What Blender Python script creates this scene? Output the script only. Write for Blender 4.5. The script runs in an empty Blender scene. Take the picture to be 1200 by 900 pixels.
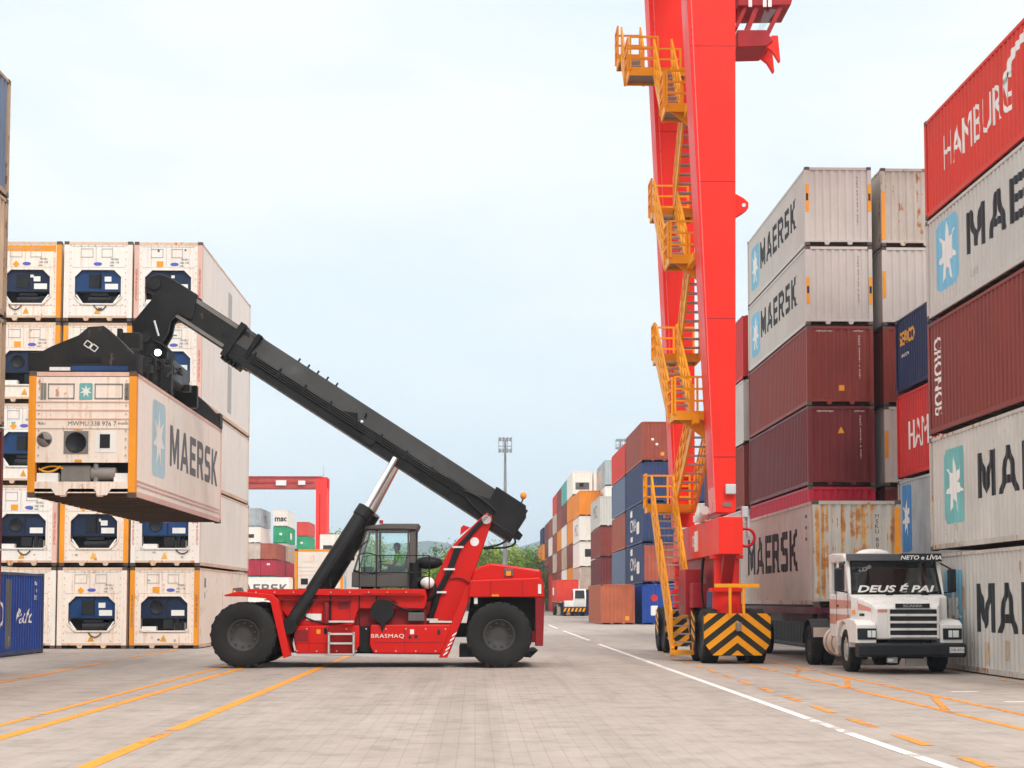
import bpy, bmesh, math, random
from mathutils import Vector, Matrix, Euler, noise as mnoise
random.seed(7)
SC = bpy.context.scene
COL = SC.collection
R = math.radians

def PX(u, v, y):
    """a point measured on the photograph, taken to its real place on the plane at distance y"""
    cy, sy, cp, sp = math.cos(R(1.33)), math.sin(R(1.33)), math.cos(R(3.6)), math.sin(R(3.6))
    a, b = u - 600., v - 587.6079
    d = Vector((sy * cp, cy * cp, sp)) * 1850. + Vector((cy, -sy, 0)) * a - Vector((-sy * sp, -cy * sp, cp)) * b
    k = y / d.y
    return (d.x * k, 1.7 + d.z * k)

# ------------------------------------------------------------------ materials
class NT:
    def __init__(s, mat):
        s.m = mat; mat.use_nodes = True; s.t = mat.node_tree; s.t.nodes.clear()
    def n(s, typ, **kw):
        nd = s.t.nodes.new(typ)
        for k, v in kw.items():
            if k.startswith('i_'):
                key = k[2:]
                key = int(key) if key.isdigit() else key.replace('_', ' ')
                nd.inputs[key].default_value = v
            else: setattr(nd, k, v)
        return nd
    def l(s, a, ao, b, bi): s.t.links.new(a.outputs[ao], b.inputs[bi])
    def ramp(s, src, out, stops, interp='LINEAR'):
        r = s.t.nodes.new('ShaderNodeValToRGB'); r.color_ramp.interpolation = interp
        e = r.color_ramp.elements
        while len(e) < len(stops): e.new(0.5)
        for k, (p, c) in enumerate(stops):
            e[k].position = p; e[k].color = c if len(c) == 4 else (*c, 1)
        s.l(src, out, r, 'Fac'); return r
    def mix(s, f, fo, a, b, bt='MIX'):
        m = s.t.nodes.new('ShaderNodeMix'); m.data_type = 'RGBA'; m.blend_type = bt
        if isinstance(f, (int, float)): m.inputs[0].default_value = f
        else: s.l(f, fo, m, 0)
        for idx, v in ((6, a), (7, b)):
            if isinstance(v, tuple) and not hasattr(v[0], 'outputs'): m.inputs[idx].default_value = v if len(v) == 4 else (*v, 1)
            else: s.l(v[0], v[1], m, idx)
        return m
    def math(s, op, a, b=0.5):
        m = s.t.nodes.new('ShaderNodeMath'); m.operation = op
        for i, v in ((0, a), (1, b)):
            if isinstance(v, (int, float)): m.inputs[i].default_value = v
            else: s.l(v[0], v[1], m, i)
        return m

def wh(v): return (v, v, v)
def paint(name, col, rough=.5, fade=.25, dirt=.35, rust=.25, metal=0., rustcol=(.20, .075, .03), bump=.15, spec=.25, chalk=None, rscale=1., streak=0.):
    """weathered paint: fading, vertical dirt streaks, rust patches; varies per object"""
    m = bpy.data.materials.new(name); t = NT(m)
    tc = t.n('ShaderNodeTexCoord'); oi = t.n('ShaderNodeObjectInfo')
    sh = t.n('ShaderNodeVectorMath', operation='SCALE'); sh.inputs[0].default_value = (37, 19, 53); t.l(oi, 'Random', sh, 'Scale')
    ad = t.n('ShaderNodeVectorMath', operation='ADD'); t.l(tc, 'Object', ad, 0); t.l(sh, 0, ad, 1)
    n1 = t.n('ShaderNodeTexNoise', i_Scale=.55, i_Detail=5., i_Roughness=.62); t.l(ad, 0, n1, 'Vector')
    lo = tuple(c * (1 - fade) for c in col); hi = tuple(min(.9, c * (1 + fade) + (.03 * fade if chalk is None else chalk)) for c in col)
    base = t.ramp(n1, 'Fac', [(.3, lo), (.7, hi)])
    mp = t.n('ShaderNodeMapping'); mp.inputs['Scale'].default_value = (5, 5, .28); t.l(ad, 0, mp, 'Vector')
    n2 = t.n('ShaderNodeTexNoise', i_Scale=1., i_Detail=6., i_Roughness=.65); t.l(mp, 0, n2, 'Vector')
    sk = t.ramp(n2, 'Fac', [(.5, wh(0)), (.75, wh(dirt))])
    c1 = t.mix(sk, 0, (base, 0), tuple(c * .45 + .02 for c in col))
    n3 = t.n('ShaderNodeTexNoise', i_Scale=2.2 * rscale, i_Detail=8., i_Roughness=.7); t.l(ad, 0, n3, 'Vector')
    mp2 = t.n('ShaderNodeMapping'); mp2.inputs['Scale'].default_value = (7, 7, .5); t.l(ad, 0, mp2, 'Vector')
    n4 = t.n('ShaderNodeTexNoise', i_Scale=1., i_Detail=4.); t.l(mp2, 0, n4, 'Vector')
    mx = t.math('MULTIPLY', (n3, 0), (n4, 0))
    th = .46 - .18 * rust
    rk = t.ramp(mx, 0, [(th, wh(0)), (th + .05, wh(min(1, .3 + rust)))])
    c2 = t.mix(rk, 0, (c1, 2), rustcol)
    if streak:      # rust run down the corrugations
        mp3 = t.n('ShaderNodeMapping'); mp3.inputs['Scale'].default_value = (6.5, 3.2, .13); t.l(ad, 0, mp3, 'Vector')
        n5 = t.n('ShaderNodeTexNoise', i_Scale=1.6, i_Detail=3., i_Roughness=.6); t.l(mp3, 0, n5, 'Vector')
        m5 = t.math('ADD', (n5, 0), -.30); m6 = t.math('MULTIPLY_ADD', (n3, 0), .55); t.l(m5, 0, m6, 2)
        sr = t.ramp(m6, 0, [(.475 + .075 * (1 - streak), wh(0)), (.515 + .10 * (1 - streak), wh(min(1., streak + .1))), (.7, wh(min(1., streak + .1)))])
        rc = t.ramp(n3, 'Fac', [(.4, (.80, .40, .08)), (.62, (.45, .16, .03))])
        c2 = t.mix(sr, 0, (c2, 2), (rc, 0))
    p = t.n('ShaderNodeBsdfPrincipled', i_Metallic=metal); t.l(c2, 2, p, 'Base Color')
    p.inputs['Specular IOR Level'].default_value = spec
    rr = t.ramp(n1, 'Fac', [(.3, wh(max(.05, rough - .1))), (.7, wh(min(1, rough + .12)))]); t.l(rr, 0, p, 'Roughness')
    if bump:
        b = t.n('ShaderNodeBump', i_Strength=bump, i_Distance=.02); t.l(n3, 'Fac', b, 'Height'); t.l(b, 0, p, 'Normal')
    o = t.n('ShaderNodeOutputMaterial'); t.l(p, 0, o, 0)
    return m

def glass(name, tint, alpha=.35, rough=.03):
    m = bpy.data.materials.new(name); t = NT(m)
    a = t.n('ShaderNodeBsdfTransparent'); a.inputs[0].default_value = (*tint, 1)
    g = t.n('ShaderNodeBsdfGlossy', i_Roughness=rough); g.inputs[0].default_value = (.9, .95, .95, 1)
    f = t.n('ShaderNodeFresnel', i_IOR=1.5); ad = t.math('ADD', (f, 0), alpha * .3)
    x = t.n('ShaderNodeMixShader'); t.l(ad, 0, x, 0); t.l(a, 0, x, 1); t.l(g, 0, x, 2)
    o = t.n('ShaderNodeOutputMaterial'); t.l(x, 0, o, 0)
    return m

def emit(name, col, s):
    m = bpy.data.materials.new(name); t = NT(m)
    e = t.n('ShaderNodeEmission', i_Strength=s); e.inputs[0].default_value = (*col, 1)
    o = t.n('ShaderNodeOutputMaterial'); t.l(e, 0, o, 0)
    return m

M = {}
def defp(k, col, **kw): M[k] = paint(k, col, **kw)
# container paints
defp('grey', (.55, .525, .485), rust=.1, dirt=.12, fade=.08, bump=.05)
defp('grey_rusty', (.52, .48, .42), rust=.85, dirt=.5, fade=.18, rustcol=(.36, .15, .04))
defp('grey_streaked', (.56, .52, .46), rust=.4, dirt=.4, fade=.15, streak=.85)
defp('grey_worn', (.56, .53, .485), rust=.55, dirt=.25, fade=.12, bump=.08, rustcol=(.32, .16, .06))
defp('red_hs', (.66, .045, .025), rust=.12, fade=.1, dirt=.12, bump=.06)
defp('red', (.55, .03, .025), rust=.1, fade=.15, dirt=.25)
defp('crimson', (.42, .012, .035), rust=.05, fade=.15)
defp('maroon', (.22, .040, .028), rust=.1, fade=.12, dirt=.15, bump=.06)
defp('maroon_dark', (.14, .020, .022), rust=.08, fade=.14, dirt=.2, bump=.06)
defp('oxide', (.30, .062, .036), rust=.12, fade=.16)
defp('brown', (.36, .085, .045), rust=.15, fade=.2)
defp('orange', (.78, .25, .015), rust=.08, fade=.1, dirt=.15)
defp('rust_orange', (.42, .11, .05), rust=.2, fade=.15)
defp('navy', (.028, .045, .12), rust=.1, fade=.2)
defp('navy_dark', (.012, .022, .075), rust=.05, fade=.2)
defp('blue', (.010, .050, .27), rust=.08, fade=.2)
defp('slate', (.13, .17, .25), rust=.1, fade=.15)
defp('teal', (.10, .42, .36), rust=.1)
defp('green', (.02, .33, .14), rust=.05)
defp('beige', (.55, .45, .37), rust=.25)
defp('tan', (.50, .36, .25), rust=.5, rustcol=(.3, .13, .06))
defp('pale_grey', (.38, .42, .43), rust=.1)
defp('white', (.81, .755, .69), rust=.22, fade=.05, dirt=.14, streak=.08, bump=.05, rustcol=(.5, .22, .08))
defp('white_cream', (.90, .80, .71), rust=.35, fade=.04, dirt=.1, streak=.05, bump=.03, rustcol=(.6, .3, .12))
defp('white_dirty', (.84, .73, .635), rust=.55, fade=.06, dirt=.2, streak=.2, bump=.06, rustcol=(.5, .2, .06))
defp('post_orange', (.84, .30, .02), rust=.35, fade=.12, rustcol=(.3, .1, .03))
defp('post_pink', (.72, .46, .38), rust=.5, fade=.12, rustcol=(.6, .16, .1))
defp('rust_frame', (.40, .27, .17), rust=.7, dirt=.4)
defp('reefer_frame', (.66, .47, .34), rust=.8, dirt=.4, fade=.2, rustcol=(.55, .20, .045))
defp('cr_red_sheen', (.86, .10, .09), rough=.3, rust=0, fade=.03, dirt=.05, bump=0, spec=.9)  # paler crane red, grazing sky reflection put into the colour
defp('unit_navy', (.010, .020, .055), rust=.02, dirt=.3, rough=.4)
defp('under', (.10, .065, .04), rust=.4)
defp('casting', (.10, .07, .055), rust=.7)
defp('unit_blue', (.012, .048, .15), rust=.02, dirt=.3, rough=.35)
defp('unit_dark', (.012, .013, .016), rust=.05, rough=.6)
defp('unit_grey', (.22, .20, .18), rust=.2)
defp('label_white', (.80, .78, .74), rust=0, fade=.04, bump=0)
defp('sticker_orange', (.85, .33, .02), rust=0, fade=.08, bump=0)
defp('oval_blue', (.10, .12, .48), rust=0, fade=.05, bump=0)
defp('star_blue', (.20, .50, .68), rust=.05, fade=.1, bump=0)
defp('star_blue_faded', (.42, .60, .66), rust=.05, fade=.1, bump=0)
defp('star_teal', (.16, .42, .41), rust=.1, fade=.15, bump=0)
defp('star_deep', (.07, .26, .55), rust=.1, fade=.12, bump=0)
defp('ink', (.022, .024, .028), rust=.02, fade=.3, dirt=.1, bump=0)
defp('ink_grey', (.12, .12, .125), rust=.05, fade=.25, dirt=.1, bump=0)
defp('ink_faint', (.42, .40, .385), rust=0, fade=.1, bump=0)
defp('ink_white', (.80, .77, .73), rust=.02, fade=.06, bump=0)
defp('ink_yellow', (.80, .36, .03), rust=0, bump=0)
# machines
defp('rs_red', (.58, .009, .005), rough=.38, rust=.04, fade=.08, dirt=.2, bump=.03, spec=.22, chalk=0, rustcol=(.12, .03, .02))
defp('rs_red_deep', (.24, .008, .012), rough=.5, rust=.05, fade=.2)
defp('rs_black', (.0095, .009, .009), spec=.18, rough=.42, rust=.1, fade=.35, dirt=.3, bump=.05, rustcol=(.075, .055, .045))
defp('rs_black_scuffed', (.013, .012, .0115), spec=.18, rough=.5, rust=.62, fade=.35, rustcol=(.11, .075, .06))
defp('cab_grey', (.115, .10, .092), rough=.45, rust=.03, fade=.12, bump=.03)
defp('steel', (.55, .53, .51), rough=.4, metal=.3, rust=.15)
defp('chrome', (.82, .83, .84), rough=.22, metal=1., rust=0, fade=.01, dirt=.0, bump=0)
defp('tyre', (.017, .0155, .015), rough=.85, rust=.35, fade=.35, dirt=.4, rustcol=(.06, .05, .042), bump=.3, spec=.2)
defp('rim', (.045, .042, .04), rough=.6, rust=.4, fade=.3, rustcol=(.14, .10, .08))
defp('rim_steel', (.42, .40, .38), rough=.4, metal=.4, rust=.3)
defp('black', (.010, .0095, .0095), rough=.6, rust=.05, spec=.2)
defp('hose', (.010, .009, .009), rough=.5, rust=0, spec=.2)
defp('cr_red', (.86, .026, .014), rough=.4, rust=.1, fade=.08, dirt=.28, bump=.01, spec=.22, chalk=0, rustcol=(.3, .02, .02))
defp('cr_red_dark', (.36, .012, .018), rough=.45, rust=.03)
defp('yellow', (.86, .325, .003), rough=.42, rust=.06, fade=.1, dirt=.15, rustcol=(.35, .12, .02))
defp('tread', (.44, .42, .40), rough=.5, metal=.3, rust=.1)
defp('chev_black', (.018, .017, .015), rough=.55, rust=.02)
defp('truck_white', (.77, .735, .705), rough=.3, rust=.12, fade=.07, dirt=.4, bump=.02, spec=.5, rustcol=(.35, .22, .14))
defp('truck_stripe', (.60, .27, .21), rough=.3, rust=.03, fade=.1, bump=.02)
defp('truck_dark', (.012, .013, .017), rough=.5, rust=.05)
defp('truck_visor', (.07, .07, .075), rough=.35, rust=.02)
defp('trailer', (.11, .018, .035), rough=.5, rust=.2)
defp('alu', (.62, .50, .42), rough=.35, metal=.25, rust=.2, rustcol=(.4, .26, .18))
defp('far_red_shaded', (.42, .05, .03), rust=.3)  # distant crane's red, the girder's shade put into the colour
defp('mast_grey', (.22, .23, .24), rust=.1)
defp('galv', (.55, .57, .58), rough=.5, rust=.05, metal=.2)
defp('bark', (.09, .065, .045), rust=.1)
defp('skin', (.22, .11, .07), rust=0, dirt=0, fade=.06, bump=0)
defp('hair', (.012, .010, .009), rust=0, rough=.7)
defp('vest', (.28, .95, .06), rust=0, fade=.08, dirt=.1, rough=.8)
defp('cloth_dark', (.03, .035, .05), rust=0, rough=.9)
defp('reflector', (.75, .75, .70), rust=0, bump=0)
defp('lens', (.72, .74, .74), rough=.12, rust=0, fade=.05, bump=0)
defp('amber', (.85, .28, .02), rough=.2, rust=0, fade=.05, bump=0)
defp('red_lens', (.6, .015, .03), rough=.2, rust=0, fade=.05, bump=0)
M['cab_glass'] = glass('cab_glass', (.86, .97, .955), .2)
M['clear_glass'] = glass('clear_glass', (.75, .85, .87), .2)
M['dark_glass'] = glass('dark_glass', (.30, .33, .33), .12)
M['lamp_on'] = emit('lamp_on', (1., .95, .82), 9.)

# ------------------------------------------------------------------ mesh builder
ORG = Vector((0, 0, 0))
class MB:
    def __init__(s): s.v = []; s.f = []; s.sm = []
    def add(s, vs, fs, smooth=False):
        b = len(s.v); s.v += [Vector(v) for v in vs]
        for f in fs: s.f.append([b + i for i in f]); s.sm.append(smooth)
        return s
    def box(s, x0, x1, y0, y1, z0, z1, mtx=None):
        vs = [Vector((x, y, z)) for z in (z0, z1) for y in (y0, y1) for x in (x0, x1)]
        if mtx: vs = [mtx @ v for v in vs]
        return s.add(vs, [(0, 2, 3, 1), (4, 5, 7, 6), (0, 1, 5, 4), (2, 6, 7, 3), (0, 4, 6, 2), (1, 3, 7, 5)])
    def prism(s, pts, ax, a0, a1):
        """pts: 2-D outline; ax 'y': (x,z) outline, 'x': (y,z), 'z': (x,y)"""
        area = sum(p[0] * q[1] - q[0] * p[1] for p, q in zip(pts, pts[1:] + pts[:1]))
        if area < 0: pts = pts[::-1]
        mk = {'y': lambda p, a: (p[0], a, p[1]), 'x': lambda p, a: (a, p[0], p[1]), 'z': lambda p, a: (p[0], p[1], a)}[ax]
        n = len(pts); vs = [mk(p, a0) for p in pts] + [mk(p, a1) for p in pts]
        fs = [tuple(range(n)), tuple(range(2 * n - 1, n - 1, -1))]
        for i in range(n): j = (i + 1) % n; fs.append((i, i + n, j + n, j))
        if ax != 'y': fs = [f[::-1] for f in fs]
        return s.add(vs, fs)
    def loft(s, A, B):
        n = len(A); fs = [tuple(range(n)), tuple(range(2 * n - 1, n - 1, -1))]
        for i in range(n): j = (i + 1) % n; fs.append((i, i + n, j + n, j))
        return s.add(list(A) + list(B), fs)
    def bar(s, p, q, w, h=None, up=(0, 0, 1)):
        h = h or w; p = Vector(p); q = Vector(q); d = (q - p).normalized(); u = Vector(up)
        if abs(d.dot(u)) > .98: u = Vector((0, 1, 0))
        a = d.cross(u).normalized(); u = a.cross(d)
        A = [p + a * sx * w / 2 + u * sz * h / 2 for sx, sz in ((-1, -1), (1, -1), (1, 1), (-1, 1))]
        B = [v + (q - p) for v in A]
        return s.loft(A, B)
    def cyl(s, p, q, r, r1=None, n=14, cap=True):
        r1 = r if r1 is None else r1; p = Vector(p); q = Vector(q); d = (q - p).normalized()
        u = Vector((0, 0, 1)) if abs(d.z) < .9 else Vector((1, 0, 0))
        a = d.cross(u).normalized(); b = d.cross(a)
        cs = [(math.cos(2 * math.pi * i / n), math.sin(2 * math.pi * i / n)) for i in range(n)]
        A = [p + (a * c + b * t) * r for c, t in cs]; B = [q + (a * c + b * t) * r1 for c, t in cs]
        s.add(A + B, [(i, (i + 1) % n, (i + 1) % n + n, i + n) for i in range(n)], True)
        if cap: s.add(A, [tuple(range(n - 1, -1, -1))]); s.add(B, [tuple(range(n))])
        return s
    def tube(s, pts, r, n=6):
        for p, q in zip(pts, pts[1:]): s.cyl(p, q, r, n=n)
        return s
    def hose(s, p, q, sag, r, k=8, n=6):
        p = Vector(p); q = Vector(q)
        return s.tube([p.lerp(q, i / k) + Vector(sag) * (4 * i / k * (1 - i / k)) for i in range(k + 1)], r, n)
    def lathe(s, prof, c=(0, 0, 0), ax='x', n=28, smooth=True):
        """prof: list of (radius, axial)"""
        vs = []; c = Vector(c)
        for r, a in prof:
            for i in range(n):
                t = 2 * math.pi * i / n; u, w = r * math.cos(t), r * math.sin(t)
                vs.append(c + {'x': Vector((a, u, w)), 'y': Vector((u, a, w)), 'z': Vector((u, w, a))}[ax])
        fs = [(k * n + i, k * n + (i + 1) % n, (k + 1) * n + (i + 1) % n, (k + 1) * n + i) for k in range(len(prof) - 1) for i in range(n)]
        return s.add(vs, fs, smooth)
    def sphere(s, c, r, n=10, sc=(1, 1, 1)):
        prof = [(max(1e-4, r * math.sin(math.pi * i / n)), -r * math.cos(math.pi * i / n)) for i in range(n + 1)]
        b = len(s.v); s.lathe(prof, (0, 0, 0), 'z', n * 2)
        for i in range(b, len(s.v)):
            v = s.v[i]; s.v[i] = Vector((v.x * sc[0], v.y * sc[1], v.z * sc[2])) + Vector(c)
        return s
    def mesh(s, name, recalc=True):
        me = bpy.data.meshes.new(name)
        me.from_pydata([v - ORG for v in s.v], [], s.f)
        me.polygons.foreach_set('use_smooth', s.sm)
        if recalc:
            bm = bmesh.new(); bm.from_mesh(me); bmesh.ops.recalc_face_normals(bm, faces=bm.faces); bm.to_mesh(me); bm.free()
        return me
    def obj_each(s, name, mat, parent=None, bev=0):
        """every separate solid becomes an object of its own"""
        root = list(range(len(s.v)))
        def find(a):
            while root[a] != a: root[a] = root[root[a]]; a = root[a]
            return a
        for f in s.f:
            for i in f[1:]: root[find(i)] = find(f[0])
        parts = {}
        for f, sm in zip(s.f, s.sm): parts.setdefault(find(f[0]), []).append((f, sm))
        for fs in parts.values():
            ids = sorted({i for f, _ in fs for i in f}); mp = {i: k for k, i in enumerate(ids)}
            m = MB(); m.v = [s.v[i] for i in ids]; m.f = [[mp[i] for i in f] for f, _ in fs]; m.sm = [q for _, q in fs]
            o = m.obj(name, mat, parent, bev)
        return o
    def obj(s, name, mat, parent=None, bev=0, recalc=True):
        me = s.mesh(name, recalc); me.materials.append(M[mat] if isinstance(mat, str) else mat)
        o = link(name, me, parent)
        if parent is None: o.location = ORG
        if bev:
            b = o.modifiers.new('bevel', 'BEVEL'); b.width = bev; b.segments = 2; b.limit_method = 'ANGLE'; b.angle_limit = R(40)
        return o

def link(name, data, parent=None):
    o = bpy.data.objects.new(name, data); COL.objects.link(o)
    if parent is not None: o.parent = parent
    return o
def inst(name, me, mat, parent=None):
    """object sharing a mesh, material on the object"""
    o = link(name, me, parent)
    o.material_slots[0].link = 'OBJECT'; o.material_slots[0].material = M[mat]
    return o
def shared(mb, name, recalc=True):
    global ORG
    sv = ORG; ORG = Vector((0, 0, 0)); me = mb.mesh(name, recalc); ORG = sv
    me.materials.append(None); return me
def thing(name, label, cat, loc, group=None):
    global ORG
    o = link(name, None); o.empty_display_size = .3; o.location = loc
    o['label'] = label; o['category'] = cat
    if group: o['group'] = group
    ORG = Vector(loc); return o
def tag(o, label, cat, group=None):
    o['label'] = label; o['category'] = cat
    if group: o['group'] = group
    return o
def struct(o): o['kind'] = 'structure'; return o
def copy_tree(o, parent=None):
    c = o.copy(); COL.objects.link(c)
    if parent is not None: c.parent = parent
    for ch in list(o.children): copy_tree(ch, c)
    return c

# ------------------------------------------------------------------ lettering
def text2d(s, h, bold=.02, shear=0., sx=1., spacing=1.):
    if 'M' in s: bold = min(bold, 0.)
    cu = bpy.data.curves.new('t', 'FONT'); cu.body = s; cu.size = 1.; cu.shear = shear; cu.offset = bold
    cu.space_character = spacing; cu.resolution_u = 3
    ob = bpy.data.objects.new('t', cu); COL.objects.link(ob)
    bpy.context.view_layer.update()
    me = bpy.data.meshes.new_from_object(ob.evaluated_get(bpy.context.evaluated_depsgraph_get()))
    bpy.data.objects.remove(ob); bpy.data.curves.remove(cu)
    bm = bmesh.new(); bm.from_mesh(me); bpy.data.meshes.remove(me)
    y0 = 0.; y1 = .729
    for v in bm.verts: v.co = Vector((v.co.x * sx * h / y1, 0, (v.co.y - y0) * h / y1))
    return bm
def bm_obj(bm, name, mat, parent):
    me = bpy.data.meshes.new(name); bm.to_mesh(me); bm.free(); me.materials.append(M[mat])
    return link(name, me, parent)
def put_text(s, h, mat, parent, o, xd, zd, bold=.02, shear=0., sx=1., name='lettering', center=False, spacing=1.):
    bm = text2d(s, h, bold, shear, sx, spacing); o = Vector(o) - ORG; xd = Vector(xd).normalized(); zd = Vector(zd).normalized()
    if center:
        xs = [v.co.x for v in bm.verts]; o = o - xd * (max(xs) + min(xs)) / 2
    for v in bm.verts: v.co = o + xd * v.co.x + zd * v.co.z
    return bm_obj(bm, name, mat, parent)
# ------------------------------------------------------------------ shipping containers
CW = 2.438; HC = 2.896; STD = 2.591; L40 = 12.192; L20 = 6.058
PER = .278; SEG = [(.0, .0), (.082, .0), (.139, -.035), (.221, -.035)]   # corrugation: (position, depth)
def corr_off(t):
    t = t % PER
    if t < .082: return 0.
    if t < .139: return -.035 * (t - .082) / .057
    if t < .221: return -.035
    return -.035 * (1 - (t - .221) / .057)
def corr_points(length):
    pts = []; k = 0
    while True:
        for p, d in SEG:
            t = k * PER + p
            if t >= length: pts.append((length, corr_off(length))); return pts
            pts.append((t, d))
        k += 1
CACHE = {}
def wall_mesh(L, H, kind, sx):
    """one long wall"""
    key = ('side', L, H, kind, sx)
    if key in CACHE: return CACHE[key]
    mb = MB(); y0 = -L / 2 + .16; ln = L - .32; z0, z1 = .15, H - .09
    pts = corr_points(ln) if kind == 'dry' else [(ln * i / 12, 0) for i in range(13)]
    for sx in (sx,):
        vs = []
        for t, d in pts:
            x = sx * (CW / 2 - .014 + d); vs += [(x, y0 + t, z0), (x, y0 + t, z1)]
        n = len(pts); mb.add(vs, [(2 * i, 2 * i + 2, 2 * i + 3, 2 * i + 1) for i in range(n - 1)])
    CACHE[key] = shared(mb, 'side_panel', False); return CACHE[key]
def end_mesh(L, H, sy):
    key = ('end', L, H, sy)
    if key in CACHE: return CACHE[key]
    mb = MB(); ln = CW - .26; x0 = -ln / 2; z0, z1 = .17, H - .10
    pts = corr_points(ln)
    for sy in (sy,):
        vs = []
        for t, d in pts:
            y = sy * (L / 2 - .02 + d); vs += [(x0 + t, y, z0), (x0 + t, y, z1)]
        mb.add(vs, [(2 * i, 2 * i + 2, 2 * i + 3, 2 * i + 1) for i in range(len(pts) - 1)])
    CACHE[key] = shared(mb, 'end_panel', False); return CACHE[key]
def frame_mesh(L, H):
    key = ('frame', L, H)
    if key in CACHE: return CACHE[key]
    mb = MB(); a = CW / 2; b = L / 2
    for sx in (-1, 1):
        for sy in (-1, 1):
            xs = sorted((sx * a, sx * (a - .14))); ys = sorted((sy * b, sy * (b - .165)))
            mb.box(*xs, *ys, .115, H - .115)
        xs = sorted((sx * (a - .004), sx * (a - .06)))
        mb.box(*xs, -b + .165, b - .165, .035, .155); mb.box(*xs, -b + .165, b - .165, H - .10, H - .022)
    for sy in (-1, 1):
        ys = sorted((sy * (b - .004), sy * (b - .10)))
        mb.box(-a + .14, a - .14, *ys, .125, .20); mb.box(-a + .14, a - .14, *ys, H - .115, H - .018)
        for x in (-.42, .42): mb.prism([(x - .06, .02), (x + .06, .02), (x + .11, .128), (x - .11, .128)], 'y', *ys)
    CACHE[key] = shared(mb, 'frame'); return CACHE[key]
def roof_mesh(L, H):
    key = ('roof', L, H)
    if key in CACHE: return CACHE[key]
    mb = MB(); a = CW / 2 - .06; b = L / 2 - .1; mb.box(-a, a, -b, b, H - .07, H - .03)
    n = int(L / .4)
    for i in range(n):
        y = -b + (i + .5) * 2 * b / n; mb.box(-a + .08, a - .08, y - .08, y + .08, H - .031, H - .012)
    CACHE[key] = shared(mb, 'roof'); return CACHE[key]
def floor_mesh(L):
    key = ('floor', L)
    if key in CACHE: return CACHE[key]
    mb = MB(); a = CW / 2 - .062; b = L / 2 - .11; mb.box(-a, a, -b, b, .13, .16)
    n = int(L / .6)
    for i in range(n):
        y = -b + (i + .5) * 2 * b / n; mb.box(-a, a, y - .03, y + .03, .02, .13)
    CACHE[key] = shared(mb, 'floor'); return CACHE[key]
def cast_mesh(L, H):
    key = 'cast'
    if key in CACHE: return CACHE[key]
    mb = MB(); mb.box(-.085, .085, -.09, .09, -.059, .059); mb.cyl((0, 0, -.060), (0, 0, .060), .04, n=8)
    CACHE[key] = shared(mb, 'corner_casting'); return CACHE[key]
STAR = []
for i in range(14):
    r = 1. if i % 2 == 0 else .43; t = math.pi / 2 + math.pi * i / 7
    STAR.append((r * math.cos(t), r * math.sin(t)))
def bm_poly(outline):
    bm = bmesh.new(); vs = [bm.verts.new((x, 0, z)) for x, z in outline]; bm.faces.new(vs); bm.normal_update(); return bm
def rrect(w, h, r, n=4):
    o = []
    for cx, cz, t0 in ((w / 2 - r, h / 2 - r, 0), (-w / 2 + r, h / 2 - r, 90), (-w / 2 + r, -h / 2 + r, 180), (w / 2 - r, -h / 2 + r, 270)):
        for k in range(n + 1): t = R(t0 + 90 * k / n); o.append((cx + r * math.cos(t), cz + r * math.sin(t)))
    return o
def decal(bm, c, face, s, z, mat, name, lift=.004, parent=None):
    """lay a flat (s,z) shape on a container wall; follows the corrugation"""
    L, H, dry = c['L'], c['H'], c['kind'] == 'dry'
    for v in bm.verts: v.co.x += s; v.co.z += z
    long = face in ('-x', '+x')
    if long: start = .16; base = CW / 2 - .014
    else: start = .13; base = L / 2 - .02
    if dry:
        lo = min(v.co.x for v in bm.verts); hi = max(v.co.x for v in bm.verts); ln = (L if long else CW) - 2 * start
        rev = face == '-x'
        cuts = []
        for t, d in corr_points(ln):
            q = start + t; q = (L - q) if rev else q
            if lo < q < hi: cuts.append(q)
        for q in cuts:
            bmesh.ops.bisect_plane(bm, geom=bm.verts[:] + bm.edges[:] + bm.faces[:], plane_co=(q, 0, 0), plane_no=(1, 0, 0))
    for v in bm.verts:
        sx, zz = v.co.x, v.co.z
        if face == '-x': y = L / 2 - sx; off = corr_off(y + L / 2 - start) if dry else 0; v.co = Vector((-(base + off + lift), y, zz))
        elif face == '+x': y = -L / 2 + sx; off = corr_off(sx - start) if dry else 0; v.co = Vector((base + off + lift, y, zz))
        else: off = corr_off(sx - start) if dry else 0; v.co = Vector((-CW / 2 + sx, -(base + off + lift), zz))
    return bm_obj(bm, name, mat, parent or c['o'])
def d_text(c, face, s, z, h, txt, mat='ink', bold=.03, sx=1., shear=0., name='lettering', spacing=1.):
    return decal(text2d(txt, h, bold, shear, sx, spacing), c, face, s, z, mat, name)
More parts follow.
